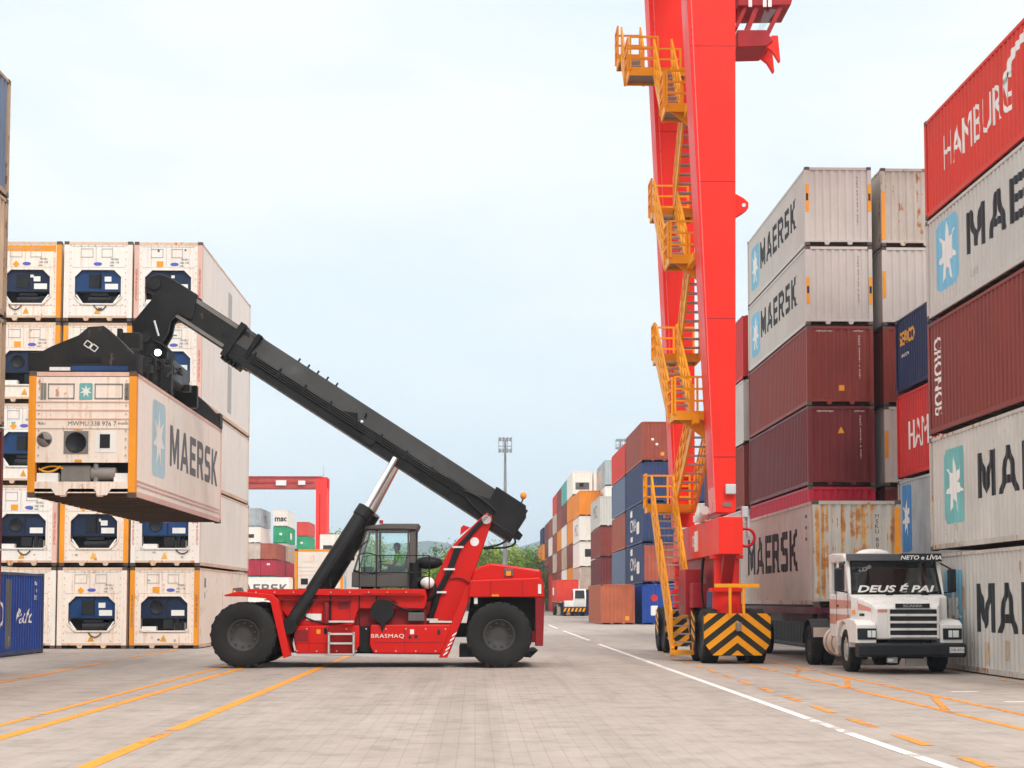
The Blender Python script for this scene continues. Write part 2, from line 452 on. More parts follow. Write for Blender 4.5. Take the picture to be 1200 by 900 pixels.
GLYPH = {
 'M': (.95, [[(0, 0), (0, 1), (.26, 1), (.475, .45), (.69, 1), (.95, 1), (.95, 0), (.75, 0), (.75, .60), (.54, .08), (.41, .08), (.2, .60), (.2, 0)]]),
 'A': (.90, [[(0, 0), (.34, 1), (.45, 1), (.45, .72), (.34, .38), (.45, .38), (.45, .2), (.28, .2), (.22, 0)], [(.90, 0), (.56, 1), (.45, 1), (.45, .72), (.56, .38), (.45, .38), (.45, .2), (.62, .2), (.68, 0)]]),
 'E': (.70, [[(0, 0), (0, 1), (.7, 1), (.7, .8), (.22, .8), (.22, .6), (.64, .6), (.64, .41), (.22, .41), (.22, .2), (.7, .2), (.7, 0)]]),
 'R': (.80, [[(0, 0), (0, 1), (.38, 1), (.38, .8), (.22, .8), (.22, .57), (.38, .57), (.38, .38), (.22, .38), (.22, 0)], [(.38, 1), (.56, 1), (.70, .93), (.76, .80), (.76, .60), (.71, .47), (.6, .40), (.80, 0), (.55, 0), (.38, .36), (.38, .57), (.50, .57), (.55, .62), (.55, .75), (.50, .8), (.38, .8)]]),
 'S': (.74, [[(.05, 0), (.58, 0), (.74, .14), (.74, .45), (.60, .58), (.26, .60), (.22, .64), (.22, .77), (.26, .80), (.70, .80), (.70, 1), (.15, 1), (0, .86), (0, .55), (.14, .42), (.48, .40), (.52, .36), (.52, .24), (.48, .20), (0, .20), (0, .05)]]),
 'K': (.82, [[(0, 0), (0, 1), (.22, 1), (.22, .60), (.52, 1), (.79, 1), (.40, .52), (.82, 0), (.55, 0), (.26, .37), (.22, .33), (.22, 0)]])}
def d_block(c, face, s, z, h, length, mat='ink', gap=.15, word='MAERSK'):
    """heavy block lettering fitted to a length"""
    tot = sum(GLYPH[ch][0] for ch in word) + gap * (len(word) - 1); k = length / tot
    bm = bmesh.new(); x = 0
    for ch in word:
        w, polys = GLYPH[ch]
        for p in polys: bm.faces.new([bm.verts.new(((x + a) * k, 0, b * h)) for a, b in p])
        x += w + gap
    bm.normal_update(); bmesh.ops.triangulate(bm, faces=bm.faces[:])
    return decal(bm, c, face, s, z, mat, 'lettering')
def d_vtext(c, face, s, z, h, txt, mat='ink_white', bold=.02, name='serial_number', sx=1.):
    """lettering stacked downwards, as on container ends"""
    bm = bmesh.new(); k = 0
    for ch in txt:
        if ch != ' ':
            b = text2d(ch, h, bold, 0, sx); w = max(v.co.x for v in b.verts) + min(v.co.x for v in b.verts)
            for v in b.verts: v.co.x -= w / 2; v.co.z -= k * h * 1.28 + h
            me = bpy.data.meshes.new('t'); b.to_mesh(me); b.free(); bm.from_mesh(me); bpy.data.meshes.remove(me)
        k += 1 if ch != ' ' else .6
    return decal(bm, c, face, s, z, mat, name)
def d_rect(c, face, s, z, w, h, mat, name, r=.02, lift=.003):
    return decal(bm_poly(rrect(w, h, min(r, w / 2.01, h / 2.01))), c, face, s, z, mat, name, lift)
def d_star(c, face, s, z, w, h, panel='star_blue', white='ink_white', k=.44, kz=1.):
    p = decal(bm_poly(rrect(w, h, .12 * w)), c, face, s, z, panel, 'logo_panel', .003)
    decal(bm_poly([(x * w * k * .98, zz * w * k * kz) for x, zz in STAR]), c, face, s, z, white, 'star', .006, p)
    return p
def container(x0, y0, z0, L, H, col, label, group=None, kind='dry', frame=None, full=True, end=None, cat='container'):
    """x0,y0: lowest X and Y of the footprint"""
    o = thing('shipping_container', label, cat, (x0 + CW / 2, y0 + L / 2, z0), group)
    for s in (-1, 1): inst('side_panel', wall_mesh(L, H, kind, s), col, o)
    if kind == 'dry':
        for s in (-1, 1): inst('end_panel', end_mesh(L, H, s), end or col, o)
    inst('frame', frame_mesh(L, H), frame or col, o)
    inst('roof', roof_mesh(L, H), col, o)
    if full:
        inst('floor', floor_mesh(L), 'under', o)
        for sx in (-1, 1):
            for sy in (-1, 1):
                for z in (.059, H - .059):
                    k = inst('corner_casting', cast_mesh(L, H), 'casting', o)
                    k.location = (sx * (CW / 2 - .084), sy * (L / 2 - .089), z)
    return dict(o=o, L=L, H=H, kind=kind, col=col)

# ---- refrigerated containers: the machinery end faces the camera
def reefer_end(c, style, post, seed, sticker=True, white='white', hidden=False):
    """style 1: braced octagon; style 2: tray and black compressor"""
    global ORG
    sv = ORG; ORG = Vector((0, 0, 0)); rg = random.Random(seed)
    o = c['o']; L, H = c['L'], c['H']; y = -L / 2; a = CW / 2
    # corner posts painted on the front
    for sx in (-1, 1):
        MB().box(*sorted((sx * (a + .002), sx * (a - .17))), y - .008, y + .04, .12, H - .12).obj('corner_post', post, o)
    # front wall: a plate round an octagonal opening
    w = .85; zb, zt = .62, 1.88; ch = .27
    octo = [(-w + (.10 if style == 2 else ch), zb), (w - (.10 if style == 2 else ch), zb), (w, zb + (.10 if style == 2 else ch)), (w, zt - ch), (w - ch, zt), (-w + ch, zt), (-w, zt - ch), (-w, zb + (.10 if style == 2 else ch))]
    rect = [(-a + .17, .185), (a - .17, .185), (a - .17, .185), (a - .17, H - .11), (a - .17, H - .11), (-a + .17, H - .11), (-a + .17, H - .11), (-a + .17, .185)]
    mb = MB(); yf = y + .012; yb = y + .16
    for d, sgn in ((yf, 1),):
        vs = [(x, d, z) for x, z in octo] + [(x, d, z) for x, z in rect]
        fs = []
        for i in range(8):
            j = (i + 1) % 8
            f = (i, j, 8 + j, 8 + i)
            if (rect[i] == rect[j]): f = (i, j, 8 + i)
            fs.append(f)
        mb.add(vs, fs)
    vs = [(x, yf, z) for x, z in octo] + [(x, yb + .3, z) for x, z in octo]
    mb.add(vs, [(i, i + 8, (i + 1) % 8 + 8, (i + 1) % 8) for i in range(8)])
    mb.obj('front_panel', white, o, recalc=False)
    # rim round the opening
    rm = MB()
    for p, q in zip(octo, octo[1:] + octo[:1]): rm.bar((p[0], yf - .012, p[1]), (q[0], yf - .012, q[1]), .05, .05, up=(0, 1, 0))
    rm.obj('opening_rim', white, o)
    # the unit inside
    zs = zb + .42 * (zt - zb)
    u = MB().prism([(-w, zs - .06), (w, zs - .06), (w, zt - ch), (w - ch, zt), (-w + ch, zt), (-w, zt - ch)], 'y', yb - .08, yb + .3).obj('refrigeration_unit', 'unit_navy' if rg.random() < .3 else 'unit_blue', o)
    MB().box(-w, w, yb + .26, yb + .30, zb, zs).obj('unit_back', 'unit_dark', o)
    fx = (-.30 if style == 2 else -.12) + rg.uniform(-.06, .06)
    fz = zs + .32
    f = MB()
    if style == 2: f.lathe([(.001, 0), (.22, 0), (.235, -.03), (.25, 0)], (fx, yb - .085, fz), 'y', 20)
    else: f.box(fx - .22, fx + .22, yb - .10, yb - .07, fz - .26, fz + .24)
    f.obj('fan_grille', 'unit_dark', u)
    lb = MB().box(.24, .70, yb - .095, yb - .078, fz - .30, fz - .10)
    if style == 1: lb.box(.22, .46, yb - .095, yb - .078, fz - .02, fz + .16)
    lb.obj('data_plate', 'label_white', u)
    if rg.random() < .6: MB().box(.10, .22, yb - .095, yb - .078, fz + .12, fz + .22).obj('data_plate', 'label_white', u)
    MB().box(-.70, .72, yb - .10, yb - .07, zs - .09, zs - .05).box(.05, .08, yb - .1, yb - .07, zs, zt - .1).obj('unit_seam', 'unit_dark', u)
    mc = MB()
    if style == 2:
        mc.box(-.05, .32, yb - .1, yb + .2, zb + .08, zs - .12); mc.cyl((.45, yb, zb + .05), (.45, yb, zs - .1), .09); mc.cyl((.62, yb, zb + .05), (.62, yb, zs - .16), .07)
        mc.obj('compressor', 'unit_dark', u, bev=.02)
        MB().box(-.78, -.28, yf - .004, yb + .1, zb + .03, zb + .17).obj('drain_tray', 'label_white', o)
        MB().box(.34, .76, yb, yb + .2, zb + .04, zb + .30).obj('coil_box', 'unit_grey', u)
    else:
        mc.cyl((-.35, yb, zb + .16), (.45, yb, zb + .16), .13); mc.box(-.3, .35, yb - .06, yb + .15, zb + .3, zs - .1)
        mc.box(.38, .7, yb - .05, yb + .1, zb + .08, zb + .3); mc.obj('compressor', 'unit_dark', u, bev=.02)
        for sx in (-1, 1): MB().bar((sx * .78, yf + .02, zb + .34), (sx * .56, yf + .02, zb + .03), .05, .05).obj('brace', 'label_white', o)
    # upper panel: seams, logo oval, sticker, small print
    sm = MB()
    for x in (-.62, -.08, .5): sm.box(x - .006, x + .006, yf - .006, yf, 2.0, H - .2)
    sm.box(-.95, .95, yf - .006, yf, 1.95, 1.962); sm.box(-.95, .95, yf - .006, yf, H - .19, H - .178); sm.box(-.9, .9, yf - .006, yf, .555, .567)
    sm.obj('panel_seam', 'ink_faint', o)
    lx = .22 if style == 2 else -.02
    ov = MB(); ov.prism([(lx + .15 * math.cos(R(20 * k)), 2.08 + .062 * math.sin(R(20 * k))) for k in range(18)], 'y', yf - .012, yf - .002)
    ov.obj('logo_oval', 'oval_blue', o)
    if sticker:
        if style == 2: MB().box(-.42, -.18, yf - .012, yf - .002, 1.99, 2.19).obj('sticker', 'sticker_orange', o)
        else: MB().prism([(-.52, 2.06), (-.40, 1.93), (-.28, 2.06), (-.40, 2.19)], 'y', yf - .012, yf - .002).obj('sticker', 'sticker_orange', o)
    MB().prism([(-.13, .27), (.09, .27), (-.02, .50)], 'y', yf - .012, yf - .002).obj('warning_triangle', 'ink_yellow', o)
    for (tx, tz, th, s) in ((.45, 2.22, .075, 'MNBU'), (.42, 2.10, .07, '305 178'), (.40, 1.99, .06, '45R1')):
        put_text(s, th, 'ink_grey', o, (tx, yf - .006, tz), (1, 0, 0), (0, 0, 1), .01, name='serial_number')
    sq = MB()
    for x0, x1 in ((-.62, -.2), (.12, .5)):
        for q in (2.32, 2.62): sq.box(x0, x1, yf - .012, yf, q, q + .02)
        for q in (x0, x1): sq.box(q - .01, q + .01, yf - .012, yf, 2.32, 2.64)
    sq.obj('access_cover', 'ink_faint', o)
    if seed == 4: MB().box(-a + .2, a - .2, yf - .008, yf - .003, H - .36, H - .15).obj('orange_band', 'post_orange', o)
    # bolts along the frame, serial strip on the posts
    bl = MB()
    for k in range(11):
        z = .3 + k * .245
        for sx in (-1, 1): bl.box(sx * .985 - .014, sx * .985 + .014, yf - .012, yf, z - .014, z + .014)
    for k in range(8):
        x = -.87 + k * .249
        for z in (.60, H - .15): bl.box(x - .014, x + .014, yf - .012, yf, z - .014, z + .014)
    bl.obj('bolt_row', 'rust_frame', o)
    if post == 'post_pink' or style == 2:
        t = put_text('ATTENTION 9ft 6in HIGH', .075, 'red' if post != 'post_orange' else 'ink_grey', o, (-a + .12, y - .012, .75), (0, 0, 1), (-1, 0, 0), .01, name='post_marking')
        t = put_text('ATTENTION 9ft 6in HIGH', .075, 'red' if post != 'post_orange' else 'ink_grey', o, (a - .05, y - .012, .75), (0, 0, 1), (-1, 0, 0), .01, name='post_marking')
    if rg.random() < .6:      # power cable looped on the end wall
        x = rg.uniform(-.7, .4); cbm = MB().hose((x, yf - .03, .58), (x + .45, yf - .03, .56), (0, 0, -.12 - .1 * rg.random()), .018)
        cbm.obj('power_cable', 'hose', o)
    for k in range(rg.randint(1, 4)):
        x = rg.uniform(-.9, .8); z = rg.choice((rg.uniform(2.0, 2.6), rg.uniform(.22, .5))); MB().box(x, x + rg.uniform(.05, .14), yf - .008, yf - .003, z, z + rg.uniform(.04, .12)).obj('sticker', rg.choice(('label_white', 'ink_grey', 'star_teal', 'ink_faint')), o)
    ORG = sv

ZP = [k * 2.93 for k in range(6)]
ORD = ['bottom', 'second', 'third', 'fourth', 'top']
# 15 white refrigerated containers, three columns by five tiers
cols = [(-17.32, 'left'), (-14.80, 'middle'), (-12.28, 'right-hand')]
GR = 'white refrigerated containers stacked behind the machine'
spec = {  # (column, tier): style, post, white, sticker
 (0, 0): (1, 'white', 'white_dirty'), (0, 1): (2, 'post_pink', 'white'), (0, 2): (1, 'white', 'white'), (0, 3): (2, 'post_orange', 'white_dirty'), (0, 4): (1, 'post_orange', 'white_dirty'),
 (1, 0): (1, 'white_dirty', 'white_dirty'), (1, 1): (1, 'post_orange', 'white_dirty'), (1, 2): (2, 'post_pink', 'white'), (1, 3): (1, 'post_orange', 'white_dirty'), (1, 4): (1, 'white', 'white'),
 (2, 0): (2, 'post_orange', 'white_dirty'), (2, 1): (2, 'white', 'white'), (2, 2): (1, 'post_pink', 'white_dirty'), (2, 3): (2, 'post_pink', 'white'), (2, 4): (2, 'post_pink', 'white')}
extra = {(0, 4): 'orange posts and band', (1, 4): 'clean white posts', (2, 4): 'pink posts', (1, 0): 'rusty frame', (2, 0): 'orange posts and black compressor', (1, 1): 'rust spots and orange posts', (2, 1): 'clean white frame'}
for (ci, ti), (style, post, wh_) in spec.items():
    x0, cn = cols[ci]
    lab = 'white reefer container%s, %s tier of the %s reefer column' % (' with ' + extra[(ci, ti)] if (ci, ti) in extra else '', ORD[ti], cn)
    c = container(x0 + random.uniform(-.02, .02), 56.5 + random.uniform(-.05, .05), ZP[ti], L40, HC, wh_ if ci < 2 else ('white' if ti else 'white_dirty'), lab, GR, kind='reefer', frame='reefer_frame', cat='container')
    c['o'].name = 'reefer_container'
    reefer_end(c, style, post, ci * 7 + ti, sticker=not (ci == 1 and ti == 4), white=wh_)
    if ci == 2 and ti >= 3:
        for zz, tt in ((1.95, 'MAERSK'), ):
            d_rect(c, '+x', 6.6, 1.35, .95, 1.9, 'ink_faint', 'faded_lettering', .02)
    if ci == 2 and ti == 0: d_rect(c, '+x', 1.35, 2.35, .34, .34, 'slate', 'sticker'); d_rect(c, '+x', 1.3, 1.9, .25, .22, 'ink_faint', 'sticker')

# blue 20-foot box standing in front of the left reefer column
c = container(-14.15 - CW, 46.2, 0, L20, STD, 'blue', 'bright blue container with white script lettering at left edge', kind='dry', frame='navy')
d_text(c, '+x', 3.0, 1.0, .50, 'Pacific', 'ink_white', .0, 1.0, .4)
d_rect(c, '+x', 1.35, 1.3, .55, .8, 'ink_white', 'logo_stroke', .25); d_rect(c, '+x', 1.35, 1.3, .42, .64, 'blue', 'logo_stroke', .2, .008)
d_rect(c, '+x', 2.15, 1.3, .6, 2.1, 'ink_grey', 'repair_patch')
for k, s in enumerate(('PAC', 'U 4', '22G1')): d_text(c, '+x', 4.95, 2.18 - k * .22, .15, s, 'ink_white', .01)
d_rect(c, '+x', 2.35, .45, .26, .32, 'ink_white', 'sticker', .1)
# the tall stack cut by the left edge of the picture
GN = 'containers in the tall stack at the left edge'
for ti, (z, H, col, lab) in enumerate([(0, HC, 'maroon', 'maroon container, bottom of the stack at the left edge'), (2.93, HC, 'maroon_dark', 'dark maroon container, second tier at the left edge'),
        (5.86, STD, 'tan', 'rusty tan container, third tier at the left edge'), (8.5, HC, 'tan', 'rusty tan container under the dark blue one at the left edge'), (11.43, HC, 'slate', 'dark blue container on top of the stack at the left edge')]):
    c = container(-11.32 - CW, 38.0 - L40, z, L40, H, col, lab, GN, frame='rust_frame' if ti > 1 else col)
    if ti == 4: d_rect(c, '+x', 10.6, 1.5, .9, .3, 'ink_white', 'lettering')

# ---- right row
XA = 11.70
GA = 'containers in the near right stack'
za = [0, 2.97, 5.94, 8.93, 11.57]
def maersk(c, face, s_star, z, w, h, s_txt, th, length, panel='star_blue', ink='ink', k=.46, kz=1.):
    d_star(c, face, s_star, z, w, h, panel, k=k, kz=kz)
    d_block(c, face, s_txt, z - th * .42, th, length, ink)
YA = 40.3
def near_right(ti, col, H, lab, **kw): return container(XA, YA - L40, za[ti], L40, H, col, lab, GA, **kw)
c = near_right(0, 'grey_worn', HC, 'scratched pale grey container on the ground at the right edge', frame='grey_rusty')
maersk(c, '-x', 1.75, 1.45, 1.5, 2.0, 3.5, 1.12, 8.0, 'star_blue')
for (s, z, w, h) in ((1.2, 1.3, .16, .9), (1.75, 1.0, .12, .7), (2.55, 1.75, .16, .6), (4.2, .5, .3, .5), (5.6, .6, .2, .45)): d_rect(c, '-x', s, z, w, h, 'tan', 'scrape', .06, .009)
c = near_right(1, 'grey_worn', HC, 'grey container with teal star panel, rusty rails, second tier at right edge', frame='grey_rusty')
maersk(c, '-x', 2.0, 1.55, 1.6, 1.85, 3.75, 1.05, 8.0, 'star_teal')
c = near_right(2, 'maroon', HC, 'brownish red corrugated container, middle tier of the right-edge stack')
bm = text2d('CRONOS', .58, .02, 0, .60)
for v in bm.verts: x, zz = v.co.x, v.co.z; v.co = Vector((zz, 0, -x))
decal(bm, c, '-x', .55, 2.45, 'ink_white', 'lettering')
c = near_right(3, 'grey', STD, 'grey container with light blue star panel under the red one', frame='grey')
maersk(c, '-x', 1.75, 1.42, 1.75, 1.75, 3.35, 1.0, 8.0, 'star_blue')
d_text(c, '-x', 3.6, .42, .18, 'LINE', 'ink_faint', .01)
c = near_right(4, 'red_hs', STD, 'bright red container with white lettering topping the right-edge stack')
d_text(c, '-x', 1.55, .88, .92, 'HAMBURG', 'ink_white', 0, .86)
fl = decal(bm_poly([(0, 0), (.55, .42), (1.6, .62), (2.0, .5), (2.1, .2), (1.85, .33), (1.5, .40), (.75, .24), (.35, -.1), (.25, -.95), (.1, -.3)]), c, '-x', 6.1, 1.75, 'ink_white', 'flag_mark')
d_text(c, '-x', 8.6, .88, .92, 'SÜD', 'ink_white', -.012, .86)
# second column between the stacks: seen in the gap
GB = 'containers in the gap behind the right-edge stack'
for ti, (z, H, col, lab) in enumerate([(0, HC, 'maroon', 'maroon container at the bottom of the gap behind the truck'), (2.97, HC, 'pale_grey', 'grey container with a deep blue star panel in the gap'),
        (5.94, HC, 'red', 'bright red container under the navy one in the gap'), (8.93, STD, 'navy_dark', 'dark navy container with orange lettering on top in the gap')]):
    c = container(14.78, 54.8 - L40, z, L40, H, col, lab, GB)
    if ti == 1: d_star(c, '-x', .98, 1.55, 1.15, 2.3, 'star_deep', kz=1.35)
    if ti == 2: d_text(c, '-x', 1.35, .9, 1.05, 'HAMBURG', 'ink_white', -.01, .8)
    if ti == 3: d_text(c, '-x', .45, 1.62, .46, 'SEACO', 'ink_yellow', .04, .95); d_text(c, '-x', .65, 1.2, .15, 'seaco.com', 'ink_white', .01)
# the six-high stack behind the crane's bogies
XB, YB = 12.02, 56.6
GC = 'containers in the six-high stack right of the crane'
sixb = [('unit_dark', 'unit_dark'), ('crimson', 'crimson'), ('maroon_dark', 'maroon_dark'), ('maroon', 'maroon'), ('grey', 'grey'), ('grey', 'grey')]  # bottom box near black: shade under the trailer put into its colour
labs = ['very dark container at the bottom, hidden behind the loaded trailer', 'crimson container just above the trailer load', 'darkest maroon container with an orange triangle on its end', 'maroon container with an orange square on its end',
        'grey container with black lettering, second from the top, right of the crane', 'grey container topping the stack right of the crane, black lettering']
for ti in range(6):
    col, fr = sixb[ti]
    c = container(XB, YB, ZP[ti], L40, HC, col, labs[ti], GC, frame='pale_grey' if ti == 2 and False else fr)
    if ti >= 4:
        d_star(c, '-x', 1.75, 1.4, 1.75, 1.85, 'star_blue', kz=1.0)
        d_block(c, '-x', 2.95, 1.05, 1.12, 7.5)
        for sx in (.075, CW - .075):
            z = 1.75 if ti == 5 else 1.25
            q = MB(); ORGs = ORG
            q.box(c['o'].location.x - CW / 2 + sx - .06, c['o'].location.x - CW / 2 + sx + .06, YB - .01, YB - .002, ZP[ti] + z - .5, ZP[ti] + z + .5).obj('height_sticker', 'sticker_orange', c['o'])
            q = MB(); q.box(c['o'].location.x - CW / 2 + sx - .04, c['o'].location.x - CW / 2 + sx + .04, YB - .016, YB - .011, ZP[ti] + z - .1, ZP[ti] + z + .16).obj('height_mark', 'ink', c['o'])
        d_vtext(c, '-y', 1.93, 2.55, .085, 'MSKU 041763 2 45G1', 'ink_grey')
    if ti in (2, 3):
        d_vtext(c, '-y', 1.93, 2.55, .075, 'MRKU 204381 6 45G1', 'ink_white')
        d_vtext(c, '-x', .75, 2.3, .075, 'MRKU 204381 6', 'ink_white')
        if ti == 3: d_rect(c, '-y', 1.27, .62, .2, .2, 'sticker_orange', 'sticker')
        else: decal(bm_poly([(-.12, -.1), (.12, -.1), (0, .14)]), c, '-y', 1.22, 2.0, 'ink_yellow', 'warning_triangle')
        d_text(c, '-y', .35, 2.68, .06, 'CAUTION HIGH', 'ink_white', .01); d_text(c, '-y', 1.7, 2.68, .06, 'CAUTION', 'ink_white', .01)
# its neighbour column
labs = ['dark container at the bottom of the narrow column', 'shaded grey container low in the narrow column', 'grey container with an orange post sticker in the narrow column', 'dark red container below the grey ones in the narrow column',
        'plain grey container second from the top in the narrow column', 'rust stained grey container topping the narrow column']
for ti, (col, fr) in enumerate([('maroon_dark', 'maroon_dark'), ('maroon_dark', 'maroon_dark'), ('grey', 'grey'), ('maroon', 'maroon'), ('grey', 'grey'), ('grey_rusty', 'grey_rusty')]):
    c = container(14.84, YB + .1, ZP[ti], L40, HC, col, labs[ti] + ', right of the gap', 'containers in the narrow column beside the six-high stack', frame=fr)
    if ti in (2, 4, 5):
        X = c['o'].location.x - CW / 2 + .075
        MB().box(X - .06, X + .06, YB + .09, YB + .098, ZP[ti] + (1.0 if ti != 5 else .25), ZP[ti] + 2.).obj('height_sticker', 'sticker_orange', c['o'])

# ---- far rows on the right, beyond the crane
def far_stack(x0, y0, tiers, where, group, H=HC, L=L40):
    z = 0; out = []
    names = ['bottom', 'second', 'third', 'fourth', 'fifth', 'sixth', 'seventh']
    words = {'oxide': 'oxide brown', 'red_hs': 'red', 'maroon_dark': 'dark maroon', 'navy_dark': 'dark navy', 'rust_orange': 'rust orange', 'pale_grey': 'pale grey', 'grey_worn': 'worn grey', 'white_dirty': 'off-white', 'slate': 'slate blue'}
    for k, t in enumerate(tiers):
        col, h = t if isinstance(t, tuple) else (t, H)
        c = container(x0, y0, z, L, h, col, '%s container, %s tier of %s' % (words.get(col, col), names[k], where), group, full=False)
        out.append(c); z += h + .034
    return out
GF = 'containers in the far right rows'
s = far_stack(XB + .05, 70.5, ['navy', 'grey', 'maroon', 'grey', 'red'], 'the stack squeezed behind the crane leg', GF)
s = far_stack(11.97, 113, ['blue', 'navy', 'navy', 'navy', 'oxide'], 'the tall stack beside the crane stairs', GF)
for ch in s[1]['o'].children:
    if ch.name.startswith('end_panel'): ch.material_slots[0].material = M['brown']
for k in (1, 2):
    d_text(s[k], '-x', 3.2, 1.05, 1.0, 'CMA', 'ink_white', .05, 1.5); d_rect(s[k], '-x', 4.2, 2.45, 1.6, .5, 'ink_white', 'logo_stroke', .2); d_rect(s[k], '-x', 9.0, 1.2, 1.8, .9, 'ink_white', 'lettering', .2); d_rect(s[k], '-x', 4.4, .5, 1.6, .4, 'ink_white', 'logo_stroke', .2)
d_rect(s[0], '-y', .85, 1.9, .5, .5, 'red', 'logo_stroke', .24); d_rect(s[0], '-y', .85, 1.0, .5, .7, 'ink_white', 'lettering', .05)
d_rect(s[4], '-y', .8, 1.6, .2, .16, 'ink_white', 'sticker'); d_rect(s[4], '-y', 1.1, 1.25, .2, .16, 'ink_white', 'sticker'); d_rect(s[4], '-y', 1.5, .55, .25, .25, 'sticker_orange', 'sticker')
far_stack(14.5, 113.5, ['grey', 'navy', 'grey', 'navy'], 'the column hidden behind the stairs', GF)
s = far_stack(11.95, 125.8, ['navy_dark', 'slate', 'brown', 'slate', ('red_hs', STD)], 'the stack with a red top box', GF)
s = far_stack(11.87, 150, ['maroon_dark', 'maroon_dark', 'maroon', 'grey'], 'the maroon and grey stack left of centre', GF)
d_text(s[3], '-x', 3.5, 1.0, 1.3, 'MSC', 'ink_grey', .05, 1.5)
s = far_stack(14.6, 177, ['maroon', 'grey', 'beige', 'navy', 'white', 'pale_grey'], 'the column topped by a pale box', GF)
d_rect(s[5], '-x', 4.5, 1.5, 4, 1.4, 'beige', 'logo_panel', .5)
s = far_stack(11.9, 180, ['navy_dark', ('beige', STD), 'white', 'white', 'orange'], 'the stack topped by an orange box', GF)
d_text(s[3], '-x', 3.0, .8, 1.4, 'MSC', 'ink_grey', .05, 1.5); d_rect(s[2], '-y', 1.2, 1.6, 1.2, .9, 'ink', 'unit_opening')
s = far_stack(11.92, 193, ['orange', 'orange', 'maroon', 'orange', 'orange', 'white'], 'the stack topped by a white reefer', GF)
d_rect(s[5], '-y', 1.2, 1.1, 1.7, .9, 'ink_grey', 'unit_opening'); d_rect(s[5], '-y', 1.1, 1.25, .5, .5, 'ink', 'fan_opening')
far_stack(11.92, 206, ['maroon', 'white', 'tan', 'white', 'maroon', 'teal'], 'the stack with a teal top box', GF)
far_stack(14.5, 193.2, ['grey', 'grey', 'navy', 'white', 'maroon', 'white'], 'the column behind the white-topped reefer stack', GF)
far_stack(11.95, 219, ['tan', 'oxide', 'oxide', 'orange', 'oxide', 'maroon'], 'the mostly brown tall stack', GF)
far_stack(11.95, 232, ['maroon', 'maroon', 'beige', 'oxide', 'beige', 'red_hs'], 'the tall stack with a red top box', GF)
far_stack(11.95, 246, ['red', 'red', 'maroon', 'white', 'oxide'], 'the five-high brown and red stack', GF)
far_stack(11.95, 260, ['red', 'red', 'red', 'maroon', 'maroon'], 'the five-high red stack', GF)
far_stack(11.9, 278, ['beige', 'white', 'navy', 'orange', 'navy_dark'], 'the farthest stack at the end', GF)
far_stack(11.9, 291, ['brown', 'brown', 'brown', 'orange'], 'the last lower stack in the lane', GF)
c = container(9.02, 113.5, 0, L40, HC, 'rust_orange', 'rust orange corrugated container standing alone on the ground by the lane')
d_rect(c, '-y', 1.9, .45, .3, .3, 'sticker_orange', 'sticker')

# ---- far rows on the left, behind the machine
GL = 'containers in the far left rows'
s = far_stack(-36.35, 250, ['grey', ('teal', STD), ('crimson', STD), ('beige', STD), ('white', STD), ('pale_grey', HC)], 'the far left stack next to the reefers', GL)
d_rect(s[4], '-y', .9, 1.1, 1.0, .6, 'ink', 'unit_opening'); d_text(s[5], '+x', 4., .9, 1.2, 'MSC', 'ink_grey', .05, 1.4)
s = far_stack(-33.85, 250, ['grey', ('teal', STD), ('crimson', STD), ('brown', STD)], 'the far left stack with a red middle', GL)
d_rect(s[2], '-y', 1.2, 1.9, .5, .3, 'ink_white', 'sticker')
far_stack(-33.85, 263, ['maroon', ('maroon', STD), ('crimson', STD), ('tan', STD)], 'the left stack behind the red middle', GL)
s = far_stack(-35.25, 276, ['grey', 'maroon', 'white', 'grey', 'green', 'white'], 'the left stack holding one green box', GL)
d_text(s[5], '-y', .2, .9, 1.0, 'msc', 'ink', .04, 1.0); d_rect(s[4], '-y', 1.3, 1.6, .5, .4, 'ink_white', 'logo_panel', .1); d_rect(s[4], '+x', 6, 1.4, 3, 1.2, 'ink_white', 'logo_panel', .5)
s = far_stack(-35.9, 318, ['grey', 'maroon', 'white', 'teal', 'green', 'red_hs'], 'the left stack with red over green', GL)
d_rect(s[4], '-y', 1.0, 1.6, .5, .4, 'ink_white', 'logo_panel', .1)
s = far_stack(-23.4, 238, ['maroon', 'grey', 'white', 'white'], 'the white stack under the distant crane leg', GL)
d_rect(s[3], '-y', 1.2, .9, 1.4, .7, 'ink', 'unit_opening')
s = far_stack(-20.9, 238, ['grey', 'white', 'white', 'white'], 'the white stack behind the driver cab', GL)
d_rect(s[3], '-y', 1.2, .9, 1.4, .7, 'ink_grey', 'unit_opening')
# ------------------------------------------------------------------ the lifted container
c = container(-10.20, 36.1, 4.05, L40, HC, 'white_cream', 'white container with orange posts and grey lettering lifted by the machine', kind='reefer', frame='post_pink')
held = c['o']; held.name = 'lifted_container'
ORG = Vector((0, 0, 0)); y = -L40 / 2; a = CW / 2; o = held
MB().box(-a + .14, a - .14, y + .01, y + .06, 1.58, HC - .13).box(-a + .14, a - .14, y + .03, y + .07, .80, 1.585).box(-a + .14, a - .14, y + .004, y + .05, .10, .36).obj('front_panel', 'white_dirty', o)
MB().box(-a + .14, a - .14, y + .45, y + .5, .2, .85).box(-a + .14, a - .14, y + .06, y + .46, .30, .34).obj('machine_bay', 'unit_dark', o)
for sx in (-1, 1): MB().box(*sorted((sx * (a + .003), sx * (a - .16))), y - .008, y + .17, .115, HC - .115).obj('corner_post', 'post_orange', o)
sm = MB()
for z in (1.80, 2.0, 2.19): sm.box(-a + .16, a - .16, y - .006, y + .012, z - .014, z + .014)
sm.obj('panel_rib', 'post_pink', o)
ac = MB()
